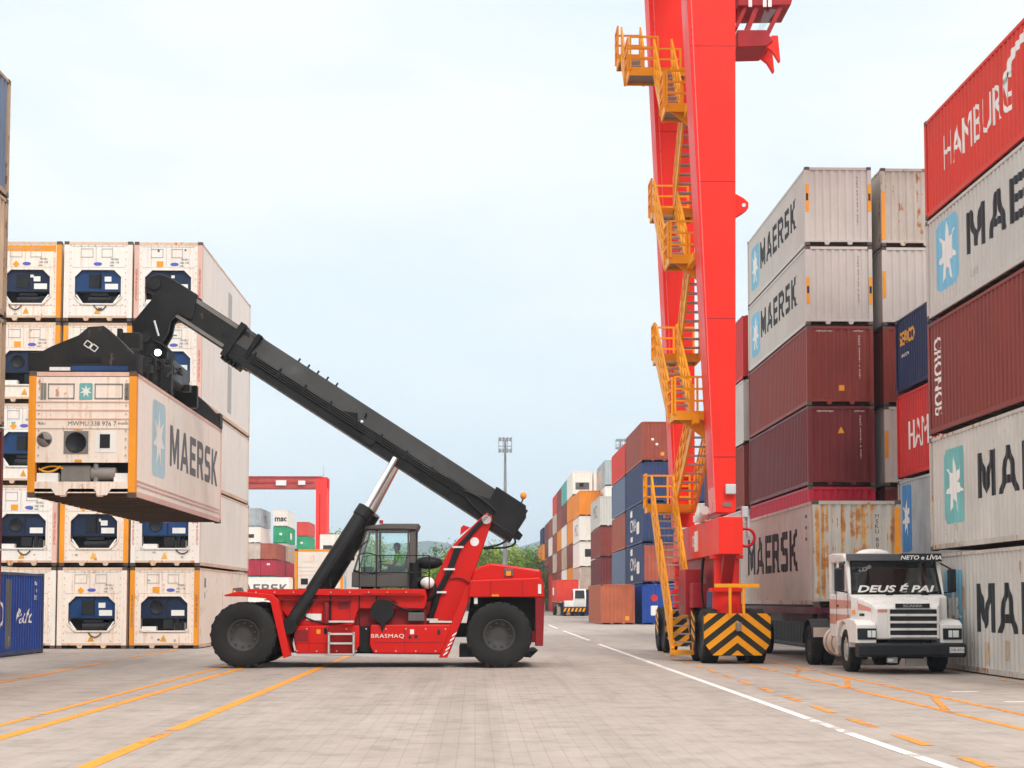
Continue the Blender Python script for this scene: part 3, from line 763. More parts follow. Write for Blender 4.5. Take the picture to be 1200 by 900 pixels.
for x0, x1 in ((-.78, -.20), (.28, .90)):
    for z in (2.27, 2.60): ac.box(x0, x1, y - .004, y + .012, z - .012, z + .012)
    for x in (x0, x1): ac.box(x - .012, x + .012, y - .004, y + .012, 2.26, 2.61)
for x in (-.93, -.86, .98, 1.03): ac.box(x - .03, x + .03, y - .004, y + .012, 2.24, 2.62)
ac.obj('access_cover', 'unit_grey', o)
d_rect(c, '-y', CW / 2 + .07, 2.43, .30, .38, 'star_teal', 'logo_panel', .03, .018)
decal(bm_poly([(x * .14, z * .15) for x, z in STAR]), c, '-y', CW / 2 + .07, 2.43, 'ink_white', 'star', .022)
put_text('MWMU 338 976 7', .105, 'ink_grey', o, (-.33, y + .004, 1.645), (1, 0, 0), (0, 0, 1), .012, name='serial_number')
put_text('45R1', .06, 'ink_grey', o, (-1.0, y + .004, 1.66), (1, 0, 0), (0, 0, 1), .01, name='serial_number')
put_text('MAERSK', .05, 'ink_grey', o, (.80, y + .004, 1.67), (1, 0, 0), (0, 0, 1), .01, name='lettering')
MB().box(-.42, .14, y + .015, y + .032, 1.0, 1.52).obj('fan_frame', 'unit_grey', o)
MB().lathe([(.001, 0), (.21, 0), (.225, -.02), (.24, 0)], (-.14, y + .012, 1.26), 'y', 20).obj('fan_grille', 'unit_dark', o)
MB().box(.40, .63, y + .015, y + .032, 1.13, 1.45).obj('inspection_window', 'unit_dark', o)
MB().box(.30, .74, y + .022, y + .031, 1.03, 1.53).obj('control_cover', 'label_white', o)
MB().lathe([(.001, 0), (.17, 0), (.18, .02)], (-.86, y + .014, 1.33), 'y', 18).obj('air_vent', 'unit_grey', o)
MB().prism([(-.86, 1.33), (-1.01, 1.38), (-.9, 1.47)], 'y', y + .006, y + .012).prism([(-.86, 1.33), (-.75, 1.21), (-.7, 1.32)], 'y', y + .006, y + .012).obj('vent_blade', 'ink', o)
MB().box(-.2, 0, y + .012, y + .03, 1.55, 1.60).box(-.16, 0, y + .012, y + .03, .82, .87).obj('sticker', 'sticker_orange', o)
mm = MB(); mm.box(-.5, .18, y + .12, y + .4, .36, .74); mm.cyl((.2, y + .2, .55), (.75, y + .2, .55), .16); mm.cyl((.3, y + .12, .36), (.3, y + .12, .78), .06)
mm.obj('compressor', 'unit_grey', o, bev=.02)
MB().box(-1.03, -.55, y + .06, y + .3, .34, .56).box(.72, 1.05, y + .06, y + .3, .34, .56).obj_each('coil_box', 'label_white', o)
MB().hose((-1.0, y + .1, .66), (-.5, y + .1, .72), (0, 0, -.1), .025).hose((-1.0, y + .14, .62), (-.45, y + .12, .66), (0, 0, .08), .025).obj('power_cable', 'ink_yellow', o)
bt = MB()
for k in range(10):
    for sx in (-1, 1): bt.box(sx * .99 - .014, sx * .99 + .014, y - .004, y + .012, .95 + k * .19, .978 + k * .19)
bt.obj('bolt_row', 'rust_frame', o)
for x in (-.48, .48): MB().prism([(x - .2, .36), (x + .2, .36), (x + .2, .2), (x + .1, .05), (x - .1, .05), (x - .2, .2)], 'y', y - .006, y + .02).obj('fork_guide', 'white_dirty', o)
d_star(c, '+x', 2.7, 1.6, 1.6, 1.85, 'star_blue_faded', k=.46)
d_block(c, '+x', 4.1, 1.08, 1.05, 7.4, 'ink_grey')
wr = MB()
for z in (.30, .40): wr.box(a - .012, a - .002, -L40 / 2 + .2, L40 / 2 - .2, z - .02, z + .02)
wr.obj('kick_rail', 'post_pink', o)

# ------------------------------------------------------------------ reach stacker
YC = 42.2
rs = thing('reach_stacker', 'red container reach stacker with raised black boom holding a white container', 'reach stacker', (-2.6, YC, 0))
def mirror_y(y): return 2 * YC - y
# boom frame: origin at the lower tail corner, axis up-left
T0 = Vector((0, 0, 0)); _p = (0.90, 3.32); _q = (-4.40, 6.76); _r = (1.49, 4.05)
T0 = Vector((_p[0], 0, _p[1])); BD = (Vector((_q[0], 0, _q[1])) - T0).normalized(); BN = Vector((-BD.z, 0, BD.x))
if BN.z < 0: BN = -BN
def B(s, n, y): return T0 + BD * s + BN * n + Vector((0, y, 0))
def boom_box(mb, s0, s1, sec):
    return mb.loft([B(s0, n, y) for y, n in sec], [B(s1, n, y) for y, n in sec])
TH = .93
yb0, yb1 = 41.75, 42.65
osec = [(yb0, .0), (yb1, 0), (yb1, .42), (yb1 - .2, TH), (yb0 + .2, TH), (yb0, .42)]
LO = 9.0
mb = boom_box(MB(), .0, LO, osec)
boom = mb.obj('boom', 'rs_black', rs, bev=.02)
# side reinforcement panels of the boom (lower half stands proud)
def bpoly(pts, y0, y1): return MB().loft([B(s, n, y0) for s, n in pts], [B(s, n, y1) for s, n in pts])
for y0, y1 in ((yb0 - .06, yb0 + .03), (yb1 - .03, yb1 + .06)):
    bpoly([(.0, -.0), (LO - .3, -.0), (LO - .3, .16), (5.9, .30), (5.2, .62), (4.9, .22), (3.4, .26), (2.2, .52), (1.5, .50), (.9, .66), (.0, .70)], y0, y1).obj('side_plate', 'rs_black', boom, bev=.01)
bpoly([(-.06, -.06), (.95, -.06), (1.05, .99), (.12, .99), (-.06, .72)], yb0 - .085, yb1 + .085).obj('boom_tail', 'rs_black', boom, bev=.02)
# collar at the mouth, pads, inner boom
cb = MB()
for s0, s1, e in ((LO - .05, LO + .12, .06), (LO - .55, LO - .42, .035)):
    boom_box(cb, s0, s1, [(yb0 - e, -e), (yb1 + e, -e), (yb1 + e, TH + e * .7), (yb0 - e, TH + e * .7)])
for k in range(5): boom_box(cb, LO - .45 + k * .12, LO - .39 + k * .12, [(yb0 + .1, -.14), (yb1 - .1, -.14), (yb1 - .1, -.02), (yb0 + .1, -.02)])
cb.obj('boom_collar', 'rs_black', boom, bev=.01)
iy0, iy1 = yb0 + .12, yb1 - .12
inner = boom_box(MB(), LO - .5, LO + 2.25, [(iy0, .11), (iy1, .11), (iy1, .87), (iy0, .87)]).obj('inner_boom', 'rs_black_scuffed', rs, bev=.03)
boom_box(MB(), LO + .2, LO + 2.2, [(iy0 - .012, .13), (iy0 + .01, .13), (iy0 + .01, .22), (iy0 - .012, .22)]).obj('wear_strip', 'unit_grey', inner)
boom_box(MB(), LO + .15, LO + 2.0, [(iy0 - .012, .75), (iy0 + .01, .75), (iy0 + .01, .85), (iy0 - .012, .85)]).obj('wear_strip', 'unit_grey', inner)
MB().cyl(B(LO + .35, .42, iy0 - .012), B(LO + .35, .42, iy0 + .02), .05).obj('wear_bolt', 'black', inner)
# hose runs and brackets on the boom side
h = MB()
for k in range(4): h.cyl(B(1.6, .30 + .055 * k, yb0 - .09), B(LO - .7, .22 + .055 * k, yb0 - .09), .021, n=6)
h.hose(B(1.6, .3, yb0 - .09), B(.5, .15, yb0 - .12), (0, 0, -.06), .03); h.hose(B(1.7, .42, yb0 - .09), B(.7, .42, yb0 - .14), (0, 0, .08), .04)
h.obj('boom_hose', 'hose', boom)
bk = MB()
for k in range(9):
    s = 1.9 + k * .8; bk.loft([B(s, n, y) for y, n in ((yb0 - .12, .26), (yb0 - .05, .26), (yb0 - .05, .5), (yb0 - .12, .5))], [B(s + .06, n, y) for y, n in ((yb0 - .12, .26), (yb0 - .05, .26), (yb0 - .05, .5), (yb0 - .12, .5))])
for k in range(5): bk.loft([B(6.1 + k * .3, TH, y) for y in (yb0 + .22, yb0 + .3)] + [B(6.1 + k * .3, TH + .09, y) for y in (yb0 + .3, yb0 + .22)], [B(6.14 + k * .3, TH, y) for y in (yb0 + .22, yb0 + .3)] + [B(6.14 + k * .3, TH + .09, y) for y in (yb0 + .3, yb0 + .22)])
bk.obj_each('hose_bracket', 'rs_black', boom)
MB().cyl(B(4.55, .22, yb0 - .10), B(4.55, .22, yb1 + .10), .17).cyl(B(5.0, .72, yb0 - .02), B(5.0, .72, yb0 + .1), .03).obj('cylinder_mount', 'rs_black', boom)
MB().sphere(B(4.98, .48, yb0 - .03), .045).obj('boom_marker_lamp', 'lens', boom)
MB().cyl(B(.25, TH + .02, yb0 + .2), B(.25, TH + .02, yb0 + .2) + Vector((.06, 0, .16)), .02).obj('beacon_stalk', 'black', boom)
MB().sphere(B(.25, TH + .02, yb0 + .2) + Vector((.07, 0, .24)), .085, sc=(1, 1, 1.2)).obj('beacon', 'amber', boom)
MB().loft([B(-.04, n, y) for y, n in ((yb0 + .1, .1), (yb0 + .5, .1), (yb0 + .5, .34), (yb0 + .1, .34))], [B(-.24, n, y) for y, n in ((yb0 + .1, .14), (yb0 + .5, .14), (yb0 + .5, .3), (yb0 + .1, .3))]).obj('cable_box', 'black', boom, bev=.02)
# boom head: twin plates reaching down to the rotator
hd = [(-8.82, 10.02), (-8.69, 10.32), (-8.44, 10.41), (-8.14, 10.30), (-7.41, 9.84), (-7.54, 9.15), (-7.95, 9.33), (-8.13, 9.15), (-8.19, 8.83), (-8.37, 8.50), (-8.66, 8.41), (-8.96, 8.48), (-9.10, 8.73), (-9.12, 9.10), (-8.55, 9.81), (-8.77, 9.93)]
head = MB().prism(hd, 'y', 41.82, 41.98).prism(hd, 'y', 42.42, 42.58).obj('boom_head', 'rs_black', rs, bev=.015)
hx, hz = (-8.55, 10.13)
MB().cyl((hx, 41.78, hz), (hx, 42.62, hz), .17).obj('head_pin', 'rs_black_scuffed', head)
hx, hz = (-8.76, 8.69)
MB().cyl((hx, 41.76, hz), (hx, 42.64, hz), .14).box(hx - .35, hx + .3, 41.99, 42.41, hz - .25, hz + .5).obj('pivot_pin', 'rs_black_scuffed', head)
p = (-8.53, 9.12); q = (-8.41, 8.71)
MB().cyl((p[0], 41.75, p[1]), (q[0], 41.75, q[1]), .035).obj('damper', 'chrome', head)
# rotator and spreader
RX = -8.98
rot = MB().cyl((RX + .25, YC, 7.95), (RX + .25, YC, 8.5), .48, n=24).cyl((RX + .25, YC, 7.8), (RX + .25, YC, 8.0), .75, n=24).obj('rotator', 'rs_black', rs, bev=.02)
sp = MB(); zt = 4.05 + HC
sp.box(RX - .62, RX + .62, 39.6, 44.8, zt + .38, zt + .92).box(RX - .9, RX + 1.1, 41.0, 43.4, zt + .5, zt + 1.05)
sp.box(RX - .95, RX + 1.22, 40.2, 40.45, zt + .12, zt + .75).box(RX - .95, RX + 1.22, 43.9, 44.15, zt + .12, zt + .75)
spr = sp.obj('spreader', 'rs_black', rs, bev=.03)
for y0, y1 in ((36.6, 40.0), (44.4, 48.0)):
    MB().box(RX - .42, RX - .08, y0, y1, zt + .22, zt + .62).box(RX + .08, RX + .42, y0, y1, zt + .22, zt + .62).obj('telescopic_beam', 'rs_black_scuffed', spr, bev=.015)
eb = [(-10.21, 6.93), (-10.20, 7.36), (-9.91, 7.42), (-9.73, 7.52), (-9.11, 7.78), (-8.88, 7.98), (-8.53, 8.00), (-8.18, 7.70), (-7.98, 7.49), (-7.82, 7.33), (-7.74, 6.94)]
for y0, y1 in ((36.12, 36.62), (47.72, 48.22)):
    e = MB().prism(eb, 'y', y0, y1).obj('end_beam', 'rs_black_scuffed', spr, bev=.015)
    if y0 < 40:
        s0 = (-9.36, 7.16); s1 = (-8.57, 7.28)
        MB().box(s0[0], s1[0], 36.105, 36.13, s0[1], s1[1]).obj('beam_slot', 'black', e)
        s0 = (-9.75, 6.94); s1 = (-9.28, 7.04)
        MB().box(s0[0], s1[0], 36.105, 36.13, s0[1] + .02, s1[1]).obj('data_plate', 'label_white', e)
        s0 = (-9.26, 6.95); s1 = (-7.96, 7.07)
        MB().box(s0[0], s1[0], 36.108, 36.13, s0[1] + .01, s1[1]).obj('beam_band', 'unit_blue', e)
        s0 = (-8.98, 7.56)
        for dx in (0, .14):
            rr = MB()
            for (u0, w0, u1, w1) in ((0, 0, .11, -.08), (.11, -.08, .19, .02), (.19, .02, .08, .1), (.08, .1, 0, 0)): rr.bar((s0[0] + dx + u0, 36.11, s0[1] + w0 - dx * .6), (s0[0] + dx + u1, 36.11, s0[1] + w1 - dx * .6), .022, .012, up=(0, 1, 0))
            rr.obj('emblem', 'ink_white', e)
    for x in (-10.115, -7.845): MB().box(x - .12, x + .12, y0 + .02, y1 - .02, zt - .10 + .105, zt + .42).obj('twistlock', 'rs_black_scuffed', e)
# clutter: valve blocks, hoses, side-shift arms of the spreader
cl = MB(); rg = random.Random(5)
for k in range(16):
    x = RX + rg.uniform(-.9, 1.15); yy = rg.uniform(37.6, 43.6); z = zt + rg.uniform(.35, .9)
    cl.box(x - .1, x + .12, yy - .15, yy + .15, z - .09, z + .09)
for k in range(4): cl.box(RX + .75 + .1 * k, RX + .83 + .1 * k, 39.0 + k * .55, 39.25 + k * .55, zt + .03, zt + .8 + .05 * k)
cl.obj_each('valve_block', 'rs_black_scuffed', spr, bev=.012)
sx_ = (-8.36, 7.93)
MB().box(sx_[0] - .1, sx_[0] + .4, 37.3, 37.7, sx_[1] - .25, sx_[1] + .12).box(sx_[0] - .12, sx_[0] + .0, 37.2, 37.35, sx_[1] - .3, sx_[1] + .2).obj_each('sensor_box', 'rs_black_scuffed', spr, bev=.02)
hs = MB()
for k in range(22):
    p = (RX + rg.uniform(-.3, 1.1), rg.uniform(38.6, 42.), zt + rg.uniform(.5, 1.0)); q = (RX + rg.uniform(.2, 1.25), rg.uniform(39.4, 43.), zt + rg.uniform(.1, .9))
    hs.hose(p, q, (rg.uniform(-.1, .3), 0, rg.uniform(-.2, .25)), .028)
for k in range(5): hs.hose((hx + .2, 41.8 + .12 * k, hz - .1), (RX + .7, 41.2 + .2 * k, zt + .7), (.35, 0, .1), .03)
hs.obj('spreader_hose', 'hose', spr)
lx = (-8.26, 8.14)
MB().cyl((lx[0], 41.05, lx[1]), (lx[0], 40.93, lx[1]), .11).bar((lx[0], 41., lx[1]), (lx[0], 41.3, lx[1] - .5), .05).obj('work_light', 'black', spr)
MB().cyl((lx[0], 40.928, lx[1]), (lx[0], 40.91, lx[1]), .085).obj('lamp_lens', 'lamp_on', spr)
# lift cylinders (barrel and chrome rod), either side of the cab
base = (-4.72, 1.05); top = (-2.86, 4.05); end = (-2.11, 5.44)
for far in (0, 1):
    ym = mirror_y if far else (lambda v: v)
    b3 = Vector((base[0], ym(40.32), base[1])); t3 = Vector((top[0], ym(41.05), top[1])); e3 = Vector((end[0], ym(41.42), end[1])); d = (t3 - b3).normalized()
    cy = MB().cyl(b3 + d * .1, t3, .175, .21, n=20).cyl(t3 - d * .22, t3 + d * .06, .235, n=20).cyl(b3 - Vector((0, .16, 0)), b3 + Vector((0, .16, 0)), .2).obj('lift_cylinder', 'rs_black', rs)
    MB().cyl(t3, e3, .088, n=16).obj('piston_rod', 'chrome', cy)
    for k in (-1, 1): MB().cyl(b3 + d * .6 + Vector((.17, k * .12, .1)), t3 - d * .2 + Vector((.17, k * .12, .1)), .03).obj('hydraulic_pipe', 'rs_black', cy)

# chassis
YN, YF = 40.42, 44.0
class both:
    """the same plate on the near and the far side, two objects"""
    def __init__(s, pts, y0, y1): s.m = (MB().prism(pts, 'y', y0, y1), MB().prism(pts, 'y', mirror_y(y1), mirror_y(y0)))
    def obj(s, *a, **k): return [m.obj(*a, **k) for m in s.m][0]
deck = [(-5.78, 2.00), (-1.29, 2.00), (-1.24, 1.79), (-1.31, 1.50), (-2.98, 1.50), (-3.13, 1.07), (-4.65, 1.07), (-5.11, 1.72), (-5.78, 1.83)]
ch = MB().prism(deck, 'y', YN + .14, mirror_y(YN + .14)).obj('chassis', 'rs_red', rs, bev=.02)
MB().prism([(-5.80, 2.00), (-1.29, 2.00), (-1.28, 1.83), (-5.80, 1.85)], 'y', YN - .02, mirror_y(YN - .02)).obj('deck_edge', 'rs_red', ch, bev=.01)
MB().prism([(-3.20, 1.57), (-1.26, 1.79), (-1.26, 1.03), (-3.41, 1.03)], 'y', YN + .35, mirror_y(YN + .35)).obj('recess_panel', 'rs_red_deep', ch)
for pts in ([(-4.62, 1.07), (-2.95, 1.07), (-2.95, 0.55), (-3.08, 0.36), (-4.55, 0.36)], [(-2.67, 1.09), (-0.61, 1.09), (-0.72, 0.70), (-0.89, 0.35), (-2.58, 0.36), (-2.69, 0.57)]):
    both(pts, YN, YN + 1.0).obj('side_tank', 'rs_red', ch, bev=.03)
MB().prism([(-2.98, 1.05), (-2.65, 1.05), (-2.65, 0.40), (-2.97, 0.40)], 'y', YN + .2, mirror_y(YN + .2)).obj('frame_gap', 'black', ch)
MB().prism([(-4.75, 0.38), (-0.80, 0.33), (-0.80, 0.27), (-4.75, 0.31)], 'y', YN + .03, mirror_y(YN + .03)).obj('belly_plate', 'steel', ch)
# tank seams, hatch, bolts
q = MB()
for u in (362.5, 385, 474): p0 = PX(u, 735, YN); p1 = PX(u, 764, YN); q.box(p0[0] - .008, p0[0] + .008, YN - .006, YN, p1[1], p0[1])
p0 = (-4.60, 0.62); p1 = (-2.97, 0.59); q.box(p0[0], p1[0], YN - .006, YN + .001, p0[1] - .006, p0[1] + .006)
p0 = (-2.58, 0.64); p1 = (-0.76, 0.61); q.box(p0[0], p1[0], YN - .006, YN + .001, p0[1] - .006, p0[1] + .006)
q.obj('panel_seam', 'rs_red_deep', ch)
p0 = (-4.60, 0.66); p1 = (-4.25, 0.96); MB().box(p0[0], p1[0], YN - .012, YN + .01, p0[1], p1[1]).obj('grille', 'rs_red_deep', ch)
p0 = (-4.32, 1.20); p1 = (-3.93, 1.37); MB().box(p0[0], p1[0], YN + .12, YN + .16, p0[1], p1[1]).obj('data_plate', 'label_white', ch)
p0 = (-3.82, 0.96); MB().box(p0[0] - .03, p0[0] + .05, YN - .02, YN, p0[1] - .1, p0[1] + .05).obj('switch_box', 'black', ch)
p0 = (-3.99, 0.92); MB().box(p0[0] - .05, p0[0] + .05, YN - .01, YN, p0[1] - .06, p0[1] + .05).obj('sticker', 'sticker_orange', ch)
p0 = (-1.61, 0.90); MB().box(p0[0] - .05, p0[0] + .05, YN - .01, YN, p0[1] - .05, p0[1] + .07).obj('sticker', 'label_white', ch)
p0 = (-1.65, 0.79); MB().box(p0[0] - .05, p0[0] + .02, YN - .01, YN, p0[1] - .05, p0[1] + .02).box(p0[0] + .1, p0[0] + .18, YN - .01, YN, p0[1] - .04, p0[1] + .04).obj('sticker', 'ink', ch)
p0 = (-0.93, 0.90); MB().box(p0[0] - .04, p0[0] + .04, YN - .01, YN, p0[1] - .06, p0[1] + .06).obj('sticker', 'ink', ch)
p0 = (-2.66, 0.76); put_text('BRASMAQ', .10, 'ink_white', ch, (p0[0], YN - .012, p0[1]), (1, 0, 0), (0, 0, 1), .02, sx=1.3, spacing=1.08)
p0 = (-3.80, 1.57); MB().cyl((p0[0], YN + .06, p0[1] - .45), (p0[0], YN + .06, p0[1] + .1), .07).obj('extinguisher', 'rs_red_deep', ch)
p0 = (-2.37, 1.44); f = MB().cyl((p0[0], YN - .06, p0[1]), (p0[0], YN + .5, p0[1]), .30, n=24).prism([(-2.46, 1.18), (-2.24, 1.18), (-2.37, 0.90)], 'y', YN - .05, YN + .1).obj('air_filter', 'black', ch, bev=.03)
p0 = (-1.72, 1.18); p1 = (-1.30, 1.40); MB().box(p0[0], p1[0], YN + .1, YN + .34, p0[1], p1[1]).obj('battery_box', 'cab_grey', ch, bev=.02)
p0 = (-1.24, 2.16); e = MB().sphere((p0[0], 41.0, p0[1]), .17, sc=(1.1, .9, .9)).obj('reservoir', 'label_white', ch)
p0 = (-1.31, 2.59); MB().cyl((p0[0] - .25, 41.3, p0[1] - .65), (p0[0] - .25, 41.3, p0[1] + .1), .16).sphere((p0[0] + .1, 41.3, p0[1] + .1), .24, sc=(1.5, 1, .7)).box(p0[0] - .35, p0[0] + .55, 41.3, 42.2, p0[1] - .8, p0[1] - .35).obj('exhaust_pack', 'black', ch, bev=.02)
p0 = (-1.33, 2.00); MB().lathe([(.24, -.14), (.32, -.13), (.34, 0), (.32, .13), (.24, .14)], (p0[0], 41.1, p0[1]), 'y', 20).obj('hose_reel', 'black', ch)
# lower right body under the mast
lb = [(-0.26, 2.00), (0.02, 2.31), (-0.13, 1.79), (-0.71, 0.25), (-0.93, 0.25), (-0.67, 0.98)]
both(lb, YN + .02, YN + .5).obj('body_side', 'rs_red', ch, bev=.015)
st = MB()
for k in range(5):
    u0, v0 = 536 - k * 2.6, 741 + k * 5.6
    st.prism([PX(u0 - 5.6, v0 + 3.0, YN), PX(u0 - .5, v0 - .6, YN), PX(u0 - 1.6, v0 + 2.2, YN), PX(u0 - 6.6, v0 + 5.6, YN)], 'y', YN + .008, YN + .021)
st.obj('warning_stripe', 'ink_white', ch)
# deck clutter: pipes and hoses by the cylinder foot, bolts, edge rail
dp = MB()
for k in range(4):
    p0 = (-4.60, 1.31); dp.hose((p0[0] + .1 * k, YN + .3 + .12 * k, p0[1]), (p0[0] + .75 + .12 * k, YN + .2 + .2 * k, p0[1] + .28), (0, 0, .16 + .05 * k), .026)
p0 = (-4.45, 1.44); dp.hose((p0[0], YN + .1, p0[1] - .1), (p0[0] + 1.2, YN + .12, p0[1] - .25), (0, 0, -.14), .022)
p0 = (-2.22, 1.70); dp.hose((p0[0], YN + .1, p0[1]), (p0[0] + 1.0, YN + .2, p0[1] - .15), (0, 0, -.16), .028).hose((p0[0] + .1, YN + .14, p0[1]), (p0[0] + .9, YN + .3, p0[1] - .3), (.1, 0, -.1), .024)
dp.obj('hydraulic_hose', 'hose', ch)
bo = MB()
for k in range(16):
    p0 = PX(348 + k * 11.6, 737 if k % 2 else 763, YN); bo.cyl((p0[0], YN - .012, p0[1]), (p0[0], YN + .01, p0[1]), .02, n=6)
for k in range(9):
    p0 = PX(300 + k * 22, 694, YN); bo.cyl((p0[0], YN - .035, p0[1]), (p0[0], YN, p0[1]), .018, n=6)
bo.obj('bolt_row', 'steel', ch)
for u0, u1, v in ((310, 412, 703), (424, 494, 696)):
    p0 = PX(u0, v, YN); p1 = PX(u1, v, YN); MB().box(p0[0], p1[0], YN - .026, YN + .15, p0[1] - .012, p0[1] + .012).obj('deck_seam', 'rs_red_deep', ch)
for u in (365, 388, 410):
    p0 = PX(u, 700, YN); p1 = PX(u, 731, YN); MB().box(p0[0] - .01, p0[0] + .01, YN + .125, YN + .15, p1[1], p0[1]).obj('panel_seam', 'rs_red_deep', ch)
p0 = (-3.37, 1.61); MB().box(p0[0] - .14, p0[0] + .14, YN + .12, YN + .15, p0[1] - .12, p0[1] + .06).obj('vent_grille', 'rs_red_deep', ch)
# boom tower
tw = [(-1.20, 1.19), (-1.33, 1.68), (-0.94, 2.50), (-0.67, 3.06), (-0.45, 3.30), (0.04, 3.77), (0.29, 4.00), (0.42, 3.95), (0.44, 3.82), (0.13, 2.90), (-0.11, 2.26), (-0.47, 1.17)]
tower = MB().prism(tw, 'y', 41.28, 41.62).prism(tw, 'y', 42.78, 43.12).obj('boom_tower', 'rs_red', rs, bev=.02)
tx = [(-0.82, 2.01), (-0.27, 2.90), (-0.11, 2.79), (-0.49, 1.79)]
MB().prism(tx, 'y', 41.62, 42.78).obj('cross_member', 'rs_red', tower)
pc = (0.29, 3.82); MB().cyl((pc[0], 41.2, pc[1]), (pc[0], 43.2, pc[1]), .12).obj('boom_pin', 'steel', tower)
ed = MB()
pp = [(-1.20, 1.19), (-0.98, 1.88), (-0.67, 2.50), (-0.47, 3.06), (0.02, 3.62), (0.31, 3.93)]
for k in range(4): ed.tube([(x - .06 + .045 * k, 41.24 - .01 * (k % 2), z - .03 + .02 * k) for x, z in pp], .035)
ed.obj('hose_bundle', 'hose', tower)
ck = MB()
for u, v in ((536, 641), (526, 667), (516, 694), (506, 726)):
    p0 = PX(u, v, 41.2); ck.box(p0[0] - .13, p0[0] + .16, 41.19, 41.23, p0[1] - .025, p0[1] + .025)
ck.obj_each('hose_clamp', 'reflector', tower)
p0 = (-0.02, 3.24); MB().cyl((p0[0], 41.27, p0[1]), (p0[0], 41.285, p0[1]), .115, n=24).obj('round_badge', 'reflector', tower)
p0 = (-0.31, 3.44); MB().prism([(-0.40, 3.42), (-0.38, 3.62), (-0.31, 3.68), (-0.14, 3.62)], 'y', 41.35, 41.5).obj('lifting_lug', 'rs_red', tower)
p0 = (-0.65, 2.28); p1 = (-0.13, 2.01); MB().hose((p0[0], 41.24, p0[1]), (p1[0], 41.24, p1[1]), (.1, 0, .12), .025).obj('brake_hose', 'rs_red_deep', tower)
p0 = (0.35, 3.75); p1 = (0.31, 3.08); MB().hose((p0[0] + .1, 41.2, p0[1]), (p1[0] - .1, 41.3, p1[1]), (.5, 0, -.1), .03).hose((p0[0] + .14, 41.3, p0[1]), (p1[0] - .1, 41.5, p1[1]), (.7, 0, -.2), .03).obj('boom_hose', 'hose', tower)
# counterweight and rear
cw = [(-0.04, 2.49), (0.11, 2.57), (0.39, 2.67), (1.68, 2.49), (1.73, 2.18), (1.77, 1.79), (-0.17, 1.81)]
cwt = MB().prism(cw, 'y', 40.5, mirror_y(40.5)).obj('counterweight', 'rs_red', rs, bev=.05)
rim2 = [(-0.13, 2.22), (1.64, 2.29), (1.75, 2.14), (1.77, 1.79), (-0.17, 1.79)]
MB().prism(rim2, 'y', 40.3, mirror_y(40.3)).obj('rear_fender', 'rs_red', cwt, bev=.03)
rl = [(1.53, 1.81), (1.77, 1.81), (1.73, 0.55), (1.53, 0.55)]
MB().prism(rl, 'y', 40.33, 40.6).prism(rl, 'y', mirror_y(40.6), mirror_y(40.33)).obj_each('fender_leg', 'rs_red_deep', cwt, bev=.02)
q = MB()
for u in (575, 612): p0 = PX(u, 681, 40.3); p1 = PX(u, 698, 40.3); q.box(p0[0] - .008, p0[0] + .008, 40.29, 40.32, p1[1], p0[1])
q.obj('panel_seam', 'rs_red_deep', cwt)
p0 = (1.63, 2.00); MB().box(p0[0] - .03, p0[0] + .05, 40.28, 40.31, p0[1] - .12, p0[1] + .12).obj('reflector_strip', 'reflector', cwt)
p0 = (0.85, 2.42); MB().box(p0[0] - .12, p0[0] + .12, 40.46, 40.52, p0[1] - .1, p0[1] + .1).obj('tail_lamp', 'cab_grey', cwt, bev=.02)
MB().box(p0[0] - .06, p0[0] + .06, 40.448, 40.462, p0[1] - .08, p0[1] + .04).obj('lamp_lens', 'amber', cwt)
p0 = (0.52, 1.83); MB().box(p0[0] - .1, p0[0] + .08, 40.28, 40.3, p0[1] - .02, p0[1] + .03).obj('side_marker', 'amber', cwt)
p0 = (0.00, 1.72); MB().box(p0[0] - .03, p0[0] + .06, 40.36, 40.5, p0[1] - .1, p0[1] + .06).obj('side_lamp', 'lens', cwt)
MB().prism([(-0.11, 1.79), (1.57, 1.79), (1.57, 0.91), (-0.26, 0.91)], 'y', 41.1, mirror_y(41.1)).obj('engine_housing', 'black', cwt)
MB().prism([(-0.41, 0.54), (-0.02, 0.54), (-0.02, 0.26), (-0.41, 0.26)], 'y', 40.6, mirror_y(40.6)).prism([(1.21, 0.37), (1.62, 0.43), (1.42, 0.24), (1.21, 0.26)], 'y', 40.7, mirror_y(40.7)).obj('axle_guard', 'black', cwt)
# front fender
ff = [(-6.34, 1.85), (-5.98, 1.94), (-5.14, 1.85), (-4.98, 1.72), (-4.67, 0.32), (-4.84, 0.25), (-5.18, 1.68), (-5.31, 1.76), (-5.96, 1.81), (-6.34, 1.81)]
both(ff, 40.12, 41.2).obj('front_fender', 'rs_red', ch, bev=.012)
p0 = (-6.06, 1.94); MB().prism([(-6.19, 1.89), (-6.17, 2.02), (-5.96, 2.04), (-5.91, 1.92)], 'y', 40.4, 40.65).obj('headlamp', 'cab_grey', ch, bev=.01)
p0 = (-6.13, 1.94); MB().sphere((p0[0], 40.39, p0[1] - .02), .05).obj('indicator', 'amber', ch)
MB().cyl((-5.86, 40.6, .83), (-5.86, 43.8, .83), .33).cyl((.61, 40.6, .80), (.61, 43.8, .80), .25).box(-5.6, .4, 41.4, 43.0, .75, 1.1).obj('axle', 'black', ch)
